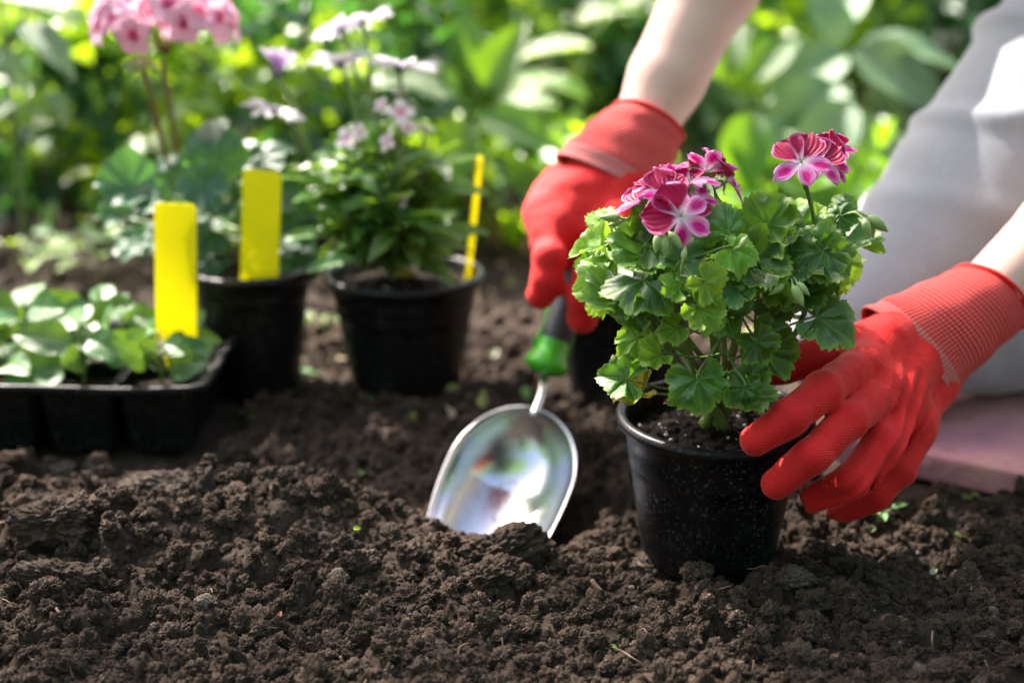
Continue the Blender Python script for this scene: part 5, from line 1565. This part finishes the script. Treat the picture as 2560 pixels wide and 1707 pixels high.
def smallflower(px, py, D, size, face=(0, .3, 1), n=4):
    p = P(px, py, D); rgt = np.array([1, 0, 0]); upv = np.array([0, SP, CP]); back = np.array([0, -CP, SP])
    nn_ = rgt * face[0] + upv * face[1] + back * face[2]
    o = bpy.data.objects.new('flower', FH); COL.objects.link(o); o.parent = dp; o.matrix_local = mat4(frame(np.cross(nn_, [.1, 1, .2]), nn_), p - base3, size * .62)
    for i in range(n):
        a = 2 * math.pi * i / n + .4; t = np.array([math.cos(a), math.sin(a), .3])
        q = bpy.data.objects.new('petal', NP_[i % 2]); COL.objects.link(q); q.parent = o; q.matrix_local = mat4(frame(t, (-t[0] * .3, -t[1] * .3, 1)), t * .03, 1)
    c_ = np.array([0, 0, 0])
    tube_part(dp, 'flower_stem', [p, p - Vector((.002, 0, .02)), p - Vector((random.uniform(-.01, .01), 0, .045))], [.0009, .0010], MAT_STEM, base3)
for q in ((952, 262, 1.2, .012, (-.5, .3, .6)), (1000, 282, 1.2, .020, (.2, .3, 1)), (1022, 320, 1.2, .011, (.3, .2, 1)), (868, 348, 1.19, .018, (-.3, .3, 1)), (896, 332, 1.2, .014, (.5, .2, 1)), (970, 355, 1.19, .015, (-.6, .1, .7)), (1003, 500, 1.18, .012, (-.2, .1, 1)), (1060, 325, 1.22, .012, (.2, .6, .6)), (1000, 235, 1.24, .012, (0, 1, .3)), (350, 505, 1.21, .014, (-.2, .3, 1))):
    if q[0] > 500: smallflower(*q)
# yellowed leaves lying on the compost of that pot
YL = ovate_mesh('leaf', L=1, W=.6, bend=.3, fold=.2, seed=2); YL.materials.append(G_SICK)
for (px, py, D, s, a_) in ((1062, 678, 1.21, .026, 10), (1040, 690, 1.195, .024, 190), (1090, 682, 1.22, .02, 160)):
    o = bpy.data.objects.new('yellow_leaf', YL); COL.objects.link(o); o.parent = pot_daisy
    o.matrix_world = mat4(frame((math.cos(R(a_)), .1, .15), (0, -.4, 1)), P(px, py, D), s)
    o.matrix_parent_inverse = (Matrix.Translation(pot_daisy.location) @ pot_daisy.rotation_euler.to_matrix().to_4x4()).inverted()
# plant of the hidden pot
base4 = Vector((c4.x, D4, c4.z - .014))
hp = thing('potted_plant', 'leafy plant in the half hidden pot, its leaves showing behind the geranium', 'plant', base4)
lv = []
for i in range(14):
    a = i * 2.4; d = np.array([math.cos(a), math.sin(a), .3]); lv.append((d * np.array([.025, .025, 0]) + np.array([0, 0, .02 + .003 * i]), d, np.array([0, -.3, 1.]), .034))
leafy(hp, None, lv, GL_D, MAT_STEM, .0016, (0, 0, .05))

# ------------------------------------------------------------------ SMALL THINGS ON THE SOIL
def onground(px, py, lift=0.0):
    g = G(px, py, 0.0)
    for _ in range(5): g = G(px, py, float(ground_z(g.x, g.y)) + lift)
    return g
RT = 'thin dry roots on the soil'
def root(label, pts, r=.0007):
    P3 = [onground(*p, .0015) for p in pts]; b = P3[0]
    g = Geo(); c = catmull([np.array(p - b) for p in P3], 6)
    g.tube(c, [r * 1.2, r, r * .6], 6)
    o = obj('dry_root', g.mesh('dry_root'), MAT_ROOT, loc=b); tag(o, label, 'root', RT)
root('thick worm shaped root piece left of the front pot', [(1478, 1452), (1492, 1470), (1520, 1492)], .0023)
root('curved dry stalk in the soil below the mat corner', [(2435, 1448), (2462, 1475), (2475, 1512)], .0009)
root('thin upright dry rootlet near the bottom right', [(2338, 1555), (2330, 1590), (2334, 1632)], .0006)
root('pale straw right of the front pot foot', [(2065, 1442), (2095, 1450), (2128, 1452)], .0006)
root('short curled root right of the pot, above the pale straw', [(2042, 1410), (2050, 1418), (2058, 1425)], .0006)
root('thin white rootlet on top of the soil mound', [(852, 1283), (868, 1292), (892, 1298)], .0006)
root('brown stalk leaning towards the scoop blade', [(1040, 1290), (1065, 1296), (1092, 1303)], .0008)
root('long pale stalk at the left picture edge', [(0, 1308), (40, 1300), (85, 1290), (150, 1288)], .0011)
root('bent pale stalk on the blurry soil at the lower left', [(125, 1495), (140, 1520), (160, 1545)], .0010)
root('short white rootlet at the bottom centre', [(850, 1640), (858, 1655), (868, 1672)], .0007)
root('faint reddish root at the lower right of the soil', [(1985, 1660), (2005, 1675), (2020, 1690)], .0008)
BITS = [('fresh green leaf scrap lying behind the mound', 870, 1188, .014, 10, (.30, .42, .16)), ('tiny lime green scrap on the mound slope', 883, 1321, .0055, 0, (.35, .50, .03)),
        ('little pale leaf scrap beside the front pot foot', 1985, 1415, .0070, 5, (.35, .42, .20)), ('pale leaf flake on the soil at far right', 2325, 1435, .0075, 35, (.40, .46, .28)),
        ('tiny yellow flake right of the pale leaf flake', 2425, 1472, .0045, 0, (.50, .48, .20)), ('pale round leaf between daisy pot and trowel', 1230, 893, .012, 60, (.45, .52, .34)),
        ('pink petal fallen in front of the daisy pot', 1095, 990, .0075, 20, (.55, .06, .14)), ('green leaf behind the trowel shaft', 1318, 1000, .017, 100, (.06, .20, .02)),
        ('small green leaf tip in front of the daisy pot', 925, 1005, .012, 110, (.05, .18, .03)), ('orange brown leaf scrap at the far left before the tray', 48, 1205, .0095, 20, (.35, .12, .04)),
        ('tiny orange wood chip in the lower middle soil', 697, 1545, .0055, 80, (.45, .20, .09)), ('pale green leaf in the soil left of the mat corner', 2175, 1330, .008, 60, (.42, .5, .26))]
for lab, px, py, s, a_, c in BITS:
    me = ovate_mesh('leaf_scrap', L=1, W=.6, bend=.3, fold=.3, seed=s * 1000, wavy=.05)
    m_ = leaf_material('scrap', tuple(v * .8 for v in c), c, c, None, .5, .25, c)
    o = obj('leaf_scrap', me, m_); g = onground(px, py, s * .18)
    o.matrix_world = mat4(frame((math.cos(R(a_)), math.sin(R(a_)) * .7, math.sin(R(a_)) * .6 + .15), (0, -.6, .8)), g, s)
    tag(o, lab, 'leaf scrap', 'leaf scraps lying on the soil')
FB = []
for i_ in range(4):
    g = Geo(); g.tube(catmull([(-1, 0, 0), (-.3, .25 * (i_ - 1.5), .1), (.4, -.1 * i_, .0), (1, .1, .05)], 5), [.035, .045, .03], 5)
    FB.append(g.mesh('fibre'))
nf_ = 260
fy_ = .64 + .9 * rng.random(nf_); fx_ = (rng.random(nf_) - .5) * .85 * fy_
ok_ = free_of_things(fx_, fy_); fx_, fy_ = fx_[ok_], fy_[ok_]
scatter('plant_fibres', np.stack([fx_, fy_, ground_z(fx_, fy_) + .0022], 1), .003 + .008 * rng.random(len(fx_)) ** 2, FB, M('dry_fibre', (.20, .13, .085), .85))
LT = []
for i_, (c0, c1) in enumerate((((.20, .12, .06), (.30, .19, .10)), ((.16, .20, .05), (.28, .32, .10)), ((.30, .24, .15), (.42, .34, .22)))):
    m_ = ovate_mesh('litter', L=1, W=.6, bend=.3, fold=.4, seed=i_, nl=4, nwid=1, wavy=.05)
    m_.materials.append(leaf_material('litter', c0, c1, c1, None, .6, .2, c1)); LT.append(m_)
nl_ = 420
ly_ = 1.05 + 1.4 * rng.random(nl_); lx_ = (rng.random(nl_) - .5) * .85 * ly_
ok_ = free_of_things(lx_, ly_); lx_, ly_ = lx_[ok_], ly_[ok_]
_mat = None
o_lit = scatter('leaf_litter', np.stack([lx_, ly_, ground_z(lx_, ly_) + .003], 1), .006 + .016 * rng.random(len(lx_)) ** 2, LT, LT[0].materials[0])
def sprout(label, px, py, leaves, name='sprout', size=1.0, mat=None, group='sprouts and weeds in the soil', cat='sprout', meshes=None):
    b = onground(px, py, 0)
    t = thing(name, label, cat, b, group)
    leafy(t, None, [(np.array(p) * size, d, n, s * size) for p, d, n, s in leaves], meshes or SPR, MAT_STEM, .0009 * size, (0, 0, max(q_[0][2] for q_ in leaves) * .7 * size))
SPR = [ovate_mesh('leaf', L=1, W=.55, bend=.2, fold=.2, seed=s) for s in range(3)]
for m_ in SPR: m_.materials.append(L_BRIGHT)
SPD = [m_.copy() for m_ in SPR]
for m_ in SPD: m_.materials.clear(); m_.materials.append(L_NARROW)
SPP = [m_.copy() for m_ in SPR]
for m_ in SPP: m_.materials.clear(); m_.materials.append(L_SEED)
def rosette(n, sp, h, s, seed):
    r = np.random.default_rng(seed); L = []
    for i in range(n):
        a = i * 2.4 + r.uniform(-.3, .3); d = np.array([math.cos(a), math.sin(a), r.uniform(-.1, .5)])
        L.append(((d[0] * sp * .5, d[1] * sp * .5, h * r.uniform(.4, 1.0)), d, np.array([0, -.35, 1]) + r.normal(0, .2, 3), s * r.uniform(.7, 1.1)))
    return L
sprout('pale green seedling sprouting right below the gloved fingers', 2195, 1305, rosette(4, .018, .022, .012, 1), meshes=SPP)
sprout('bright two leaved sprout right of the gloved hand, below the mat', 2390, 1345, rosette(3, .010, .006, .015, 2))
sprout('small green sprout close under the edge of the pink mat', 2410, 1250, rosette(3, .008, .006, .009, 3))
sprout('tiny sprout with a white stem in the foreground', 1545, 1632, rosette(2, .005, .004, .006, 4), size=.8)
sprout('tiny green shoot at the lower centre of the soil', 1225, 1610, rosette(2, .003, .004, .006, 5), size=.6)
sprout('dark green weed between the two back pots', 690, 960, rosette(8, .035, .018, .024, 6), 'weed', meshes=SPD)
sprout('lime green weed left of the daisy pot', 815, 850, rosette(6, .030, .030, .026, 7), 'weed')
sprout('yellow green weed on the ground behind the tray', 90, 720, rosette(7, .06, .07, .040, 8), 'weed')
sprout('lime green weed in the shade left of the pink geranium', 250, 715, rosette(8, .07, .075, .042, 9), 'weed')
sprout('little weed on the soil beyond the tray, between the two yellow green ones', 170, 660, rosette(6, .05, .035, .036, 10), 'weed', meshes=SPP)
sprout('pale weed right behind the daisy pot marker', 1265, 620, rosette(9, .07, .08, .045, 11), 'weed', meshes=SPP)
sprout('low weed in the sun between daisy pot and the gloved trowel hand', 1235, 560, rosette(9, .08, .09, .05, 12), 'weed')

# ------------------------------------------------------------------ BACKGROUND PLANTS
def leaf_mass(name, root, base, w, d, h, n, size, mat, seed, aspect=.55, hole=0.0, flat=.5, zlow=.1, droop=.1):
    """one crown of many separate folded leaves with gaps between them"""
    r = np.random.default_rng(seed)
    V0, F0, ve0, ed0 = ovate_leaf(1, aspect, .22, .2, 4, 0, nwid=1)
    # clumps at which leaves gather
    nc = max(6, n // 26)
    cl = []
    while len(cl) < nc:
        q = r.uniform(-1, 1, 3)
        if q @ q < 1 and (q @ q > .12): cl.append(q)
    cl = np.array(cl)
    idx = r.integers(0, nc, n)
    q = cl[idx] + r.normal(0, .17, (n, 3))
    C = q * np.array([w / 2, d / 2, h / 2 * (1 - zlow)]) + np.array([0, 0, h / 2 * (1 + zlow)])
    C[:, 2] = np.maximum(C[:, 2], .01)
    out = q / (np.linalg.norm(q, axis=1)[:, None] + 1e-6)
    t = out * .8 + r.normal(0, .5, (n, 3)); t[:, 2] -= droop; t /= np.linalg.norm(t, axis=1)[:, None]
    nr_ = np.tile([0, 0, 1.0], (n, 1)) * flat + out * .5 + r.normal(0, .35, (n, 3))
    nr_ -= t * np.sum(nr_ * t, axis=1)[:, None]; nr_ /= np.linalg.norm(nr_, axis=1)[:, None]
    x = np.cross(t, nr_)
    s = size * r.uniform(.6, 1.25, n)
    V = C[:, None, :] + s[:, None, None] * (V0[None, :, 0:1] * x[:, None] + V0[None, :, 1:2] * t[:, None] + V0[None, :, 2:3] * nr_[:, None])
    F = (F0[None] + (np.arange(n) * len(V0))[:, None, None]).reshape(-1, 4)
    sh = np.repeat(np.clip(r.normal(.05, .16, n), 0, .6), len(V0))
    me = npmesh(name, V.reshape(-1, 3), F, True, None, {'vein': np.tile(ve0, n), 'edge': np.tile(ed0, n), 'shade': sh})
    return obj(name, me, mat, root)
BGR = 'garden plants growing behind the pots'
def shrub(name, label, px, D, w, h, n, size, mat, seed, aspect=.55, depth=None, stems=5, cat='shrub', flat=.5, zlow=.1, droop=.1):
    x = (px - 1280) / FPX * (D / CP) * .99
    t = thing(name, label, cat, (x, D, -.01), BGR)
    leaf_mass('foliage', t, None, w, depth or w * .8, h, n, size, mat, seed, aspect, flat=flat, zlow=zlow, droop=droop)
    g = Geo(); r = random.Random(seed)
    for i in range(stems):
        a = r.uniform(0, 6.28); e = Vector((math.cos(a) * w * .3, math.sin(a) * w * .25, h * r.uniform(.6, .9)))
        g.tube(catmull([(e.x * .1, e.y * .1, -.02), tuple(e * .5), tuple(e)], 5), [.006, .002], 6)
    obj('stem', g.mesh('stem'), MAT_REDSTEM if seed % 2 else MAT_STEM, t)
    return t
BL = [ovate_mesh('leaf', L=1, W=.56, bend=.22 + .1 * s, fold=.16, seed=s, nl=12, wavy=.012, base=.72) for s in range(4)]
BIG = {}
for nm, mt in (('pale', L_PALE), ('mid', L_MID), ('deep', L_DEEP), ('bright', L_BRIGHT)):
    BIG[nm] = [m_.copy() for m_ in BL]
    for m_ in BIG[nm]: m_.materials.append(mt)
def bigplant(name, label, foot, leaves, kind, cat='plant'):
    """plant whose broad leaves are placed one by one: (px, py, D, length, angle on screen, facing)"""
    b = Vector(((foot[0] - 1280) / FPX * foot[1] / CP, foot[1], -.01))
    t = thing(name, label, cat, b, BGR); lv = []; top = 0
    for (px, py, D, s, ang, tl, *kk) in leaves:
        rgt = np.array([1, 0, 0]); upv = np.array([0, SP, CP]); back = np.array([0, -CP, SP])
        d = rgt * math.cos(R(ang)) + upv * math.sin(R(ang)) + back * .15
        p = np.array(P(px, py, D) - b); top = max(top, p[2])
        lv.append((p, d, back * tl + np.array([0, 0, .8]) + rgt * random.uniform(-.2, .2), s))
    leafy(t, None, lv, BIG[kind], MAT_STEM, .0035, (0, 0, max(.05, top * .8)))
# big soft leaves, right of the arm
bigplant('broad_leaved_plant', 'plant with very large soft pale leaves between the arm and the grey leg', (2130, 1.95), [
    (2130, 130, 1.85, .16, -28, 1.0), (2120, 140, 1.90, .13, 200, .9), (2100, 210, 1.85, .16, 215, 1.1), (2150, 130, 1.9, .17, 8, .25), (2120, 250, 1.8, .14, 240, 1.0),
    (2100, 120, 1.95, .11, 110, .8), (2180, 210, 1.85, .13, -40, .9), (2080, 300, 1.8, .12, -20, .8), (2040, 330, 1.8, .13, 200, .9), (2200, 260, 1.85, .12, -30, .7), (2060, 90, 2.0, .12, 60, .7)], 'pale')
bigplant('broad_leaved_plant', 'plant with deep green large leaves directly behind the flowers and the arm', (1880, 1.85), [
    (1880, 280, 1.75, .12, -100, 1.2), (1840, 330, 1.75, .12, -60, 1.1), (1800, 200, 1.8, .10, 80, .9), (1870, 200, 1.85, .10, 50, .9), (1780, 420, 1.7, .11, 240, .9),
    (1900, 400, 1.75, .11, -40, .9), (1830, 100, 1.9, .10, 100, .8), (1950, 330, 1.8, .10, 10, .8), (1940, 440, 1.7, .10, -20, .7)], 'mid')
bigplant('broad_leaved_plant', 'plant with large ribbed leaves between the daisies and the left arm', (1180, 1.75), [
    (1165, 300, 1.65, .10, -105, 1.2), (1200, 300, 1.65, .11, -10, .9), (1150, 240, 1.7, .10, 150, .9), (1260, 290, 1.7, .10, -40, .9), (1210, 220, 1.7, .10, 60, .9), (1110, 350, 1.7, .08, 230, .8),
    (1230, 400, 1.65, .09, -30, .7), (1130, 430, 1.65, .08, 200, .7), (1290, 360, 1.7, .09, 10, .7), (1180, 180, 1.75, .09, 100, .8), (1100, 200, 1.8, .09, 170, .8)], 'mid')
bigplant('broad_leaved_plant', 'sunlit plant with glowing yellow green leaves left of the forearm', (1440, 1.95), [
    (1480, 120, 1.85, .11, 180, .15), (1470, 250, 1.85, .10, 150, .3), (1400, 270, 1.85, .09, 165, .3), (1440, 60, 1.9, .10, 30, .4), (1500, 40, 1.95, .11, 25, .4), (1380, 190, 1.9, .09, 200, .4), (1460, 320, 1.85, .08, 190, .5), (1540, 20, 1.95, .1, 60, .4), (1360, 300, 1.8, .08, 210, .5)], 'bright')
bigplant('broad_leaved_plant', 'plant with a big tilted silvery leaf at the upper left picture edge', (90, 1.80), [
    (55, 60, 1.55, .085, -38, .35), (0, 130, 1.6, .06, -50, .3), (0, 0, 1.6, .075, 5, .3), (70, 10, 1.7, .06, 25, .3), (130, 230, 1.7, .045, -60, .5), (40, 260, 1.7, .05, 200, .5)], 'pale')
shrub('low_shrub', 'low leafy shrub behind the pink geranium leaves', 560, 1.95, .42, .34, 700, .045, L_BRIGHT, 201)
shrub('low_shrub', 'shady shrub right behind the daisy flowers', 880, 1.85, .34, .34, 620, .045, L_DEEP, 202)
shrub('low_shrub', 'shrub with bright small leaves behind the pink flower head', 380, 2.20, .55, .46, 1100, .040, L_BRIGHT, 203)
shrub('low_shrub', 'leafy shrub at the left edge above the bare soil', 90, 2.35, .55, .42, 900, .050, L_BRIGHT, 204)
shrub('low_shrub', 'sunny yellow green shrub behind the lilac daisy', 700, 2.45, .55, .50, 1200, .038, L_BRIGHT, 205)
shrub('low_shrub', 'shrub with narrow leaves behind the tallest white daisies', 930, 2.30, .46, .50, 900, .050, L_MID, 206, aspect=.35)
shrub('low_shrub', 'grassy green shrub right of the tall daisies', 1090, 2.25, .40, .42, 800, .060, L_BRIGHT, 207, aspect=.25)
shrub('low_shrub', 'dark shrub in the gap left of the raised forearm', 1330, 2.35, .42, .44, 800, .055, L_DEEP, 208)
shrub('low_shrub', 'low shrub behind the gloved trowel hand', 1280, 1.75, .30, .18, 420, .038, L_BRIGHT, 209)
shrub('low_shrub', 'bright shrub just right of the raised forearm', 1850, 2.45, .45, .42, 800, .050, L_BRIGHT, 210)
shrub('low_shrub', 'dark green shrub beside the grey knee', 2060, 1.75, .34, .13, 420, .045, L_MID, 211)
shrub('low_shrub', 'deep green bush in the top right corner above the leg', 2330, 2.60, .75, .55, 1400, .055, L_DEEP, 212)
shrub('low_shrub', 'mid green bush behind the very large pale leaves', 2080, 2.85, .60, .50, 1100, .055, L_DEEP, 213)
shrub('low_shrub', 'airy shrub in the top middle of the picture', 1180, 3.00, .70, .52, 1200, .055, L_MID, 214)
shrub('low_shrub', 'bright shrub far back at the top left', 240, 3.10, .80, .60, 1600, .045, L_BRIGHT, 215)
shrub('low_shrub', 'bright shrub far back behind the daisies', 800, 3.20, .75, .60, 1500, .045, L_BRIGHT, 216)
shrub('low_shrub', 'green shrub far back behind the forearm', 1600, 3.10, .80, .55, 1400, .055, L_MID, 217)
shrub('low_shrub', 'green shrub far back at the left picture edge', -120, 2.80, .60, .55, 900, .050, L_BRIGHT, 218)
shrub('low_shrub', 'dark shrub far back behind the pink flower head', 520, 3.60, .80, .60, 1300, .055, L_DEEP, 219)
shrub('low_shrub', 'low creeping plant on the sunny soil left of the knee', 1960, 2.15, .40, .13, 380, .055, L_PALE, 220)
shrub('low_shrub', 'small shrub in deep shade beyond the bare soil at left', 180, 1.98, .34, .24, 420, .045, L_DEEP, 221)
hx = 0
hedge = thing('hedge', 'long dark green hedge closing off the garden behind all plants', 'hedge', (0, 5.0, -.02))
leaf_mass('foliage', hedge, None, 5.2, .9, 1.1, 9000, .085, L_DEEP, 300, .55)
g = Geo()
for i in range(14):
    x = -2.4 + .37 * i; g.tube(catmull([(x, 0, -.02), (x + .05, .05, .4), (x - .03, 0, .9)], 4), [.02, .008], 6)
obj('stem', g.mesh('stem'), MAT_BARK, hedge)

for lab, loc, rz_, seed_ in (('tall hedge added behind the camera to block low sky light', (0.5, -3.4, -.02), 0.0, 311), ('tall hedge added out of view on the right to block low sky light', (3.6, .8, -.02), 1.35, 312), ('tall hedge added out of view on the left to block low sky light', (-4.6, -.6, -.02), 1.65, 313)):  # hedges added out of view to cut front fill and darken the scoop reflection
    h2 = thing('hedge', lab, 'hedge', loc, 'unseen hedges added around the bed to cut fill light'); h2.rotation_euler = (0, 0, rz_)
    leaf_mass('foliage', h2, None, 7.0, 1.0, 2.6, 5200, .15, L_MID, seed_, .55)
    g = Geo()
    for i in range(9):
        x = -3.0 + .75 * i; g.tube(catmull([(x, 0, -.02), (x + .05, .05, 1.0), (x - .03, 0, 2.2)], 4), [.03, .012], 6)
    obj('stem', g.mesh('stem'), MAT_BARK, h2)
# unseen tree, added up-sun so its crown shades the front of the bed
TC = Vector((-3.7, 4.5, 0))
tree = thing('added_shade_tree', 'unseen tree added to shade the front of the bed', 'tree', TC)
g = Geo()
g.tube(catmull([(0, 0, -.1), (.04, .02, 1.6), (.12, -.1, 3.2), (.35, -.2, 4.7)], 8), [.13, .10, .08, .05], 14)
for (a, b, c_) in (((.1, -.1, 3.6), (.6, -.2, 4.3), (1.4, -.4, 4.8)), ((.12, -.1, 3.2), (.3, -.5, 4.2), (.6, -.8, 4.8)), ((.2, -.1, 4.2), (.9, .2, 4.8), (1.7, .1, 5.0)), ((.3, -.2, 4.5), (.1, .2, 4.9), (-.2, .3, 5.1))):
    g.tube(catmull([a, b, c_], 8), [.045, .012], 8)
obj('trunk', g.mesh('trunk'), MAT_BARK, tree)
def canopy(cx, cy, cz, rx, ry, rz, n, size, seed, mat, TC=TC):
    r = np.random.default_rng(seed)
    V0, F0, ve0, ed0 = ovate_leaf(1, .6, .2, .15, 2, 0, nwid=1)
    q = r.normal(0, 1, (n, 3)); q /= np.linalg.norm(q, axis=1)[:, None]; q *= r.random(n)[:, None] ** .4
    C = q * np.array([rx, ry, rz]) + np.array([cx, cy, cz]) - np.array([*TC])
    t = r.normal(0, 1, (n, 3)); t[:, 2] = t[:, 2] * .35 - .2; t /= np.linalg.norm(t, axis=1)[:, None]
    m_ = np.tile([0, 0, 1.0], (n, 1)) + r.normal(0, .35, (n, 3)); m_ -= t * np.sum(m_ * t, 1)[:, None]; m_ /= np.linalg.norm(m_, axis=1)[:, None]
    x = np.cross(t, m_); s = size * r.uniform(.7, 1.2, n)
    V = C[:, None, :] + s[:, None, None] * (V0[None, :, 0:1] * x[:, None] + V0[None, :, 1:2] * t[:, None] + V0[None, :, 2:3] * m_[:, None])
    F = (F0[None] + (np.arange(n) * len(V0))[:, None, None]).reshape(-1, 4)
    return npmesh('crown', V.reshape(-1, 3), F, True, None, {'vein': np.zeros(n * len(V0)), 'edge': np.zeros(n * len(V0)), 'shade': np.zeros(n * len(V0))})
hgt = 5.0; off = SUN_TO * (hgt / SUN_TO.z)
obj('crown', canopy(0.15 + off.x, 0.36 + off.y, hgt, 1.5, .70, .35, 2300, .075, 77, L_MID), L_MID, tree)
TB = Vector((.9, -3.0, 0))  # unseen tree, added so its crown breaks up the sky mirrored in the scoop
tree2 = thing('added_reflection_tree', 'tall airy tree added behind the camera to streak the scoop reflection', 'tree', TB)
g = Geo()
g.tube(catmull([(0, 0, -.1), (.05, .05, 1.4), (-.05, .2, 2.8), (-.2, .5, 4.2)], 8), [.14, .11, .08, .04], 14)
for (a, b, c_) in (((0, .1, 2.4), (-.8, .5, 3.1), (-2.0, 1.0, 3.7)), ((0, .1, 2.6), (.8, .4, 3.3), (1.8, .9, 3.9)), ((-.05, .2, 2.9), (-.2, 1.0, 3.5), (-.4, 2.0, 3.9))):
    g.tube(catmull([a, b, c_], 8), [.05, .012], 8)
obj('trunk', g.mesh('trunk'), MAT_BARK, tree2)
obj('crown', canopy(.4, -2.1, 3.9, 2.8, 1.9, .8, 2600, .16, 78, L_MID, TB), L_MID, tree2)
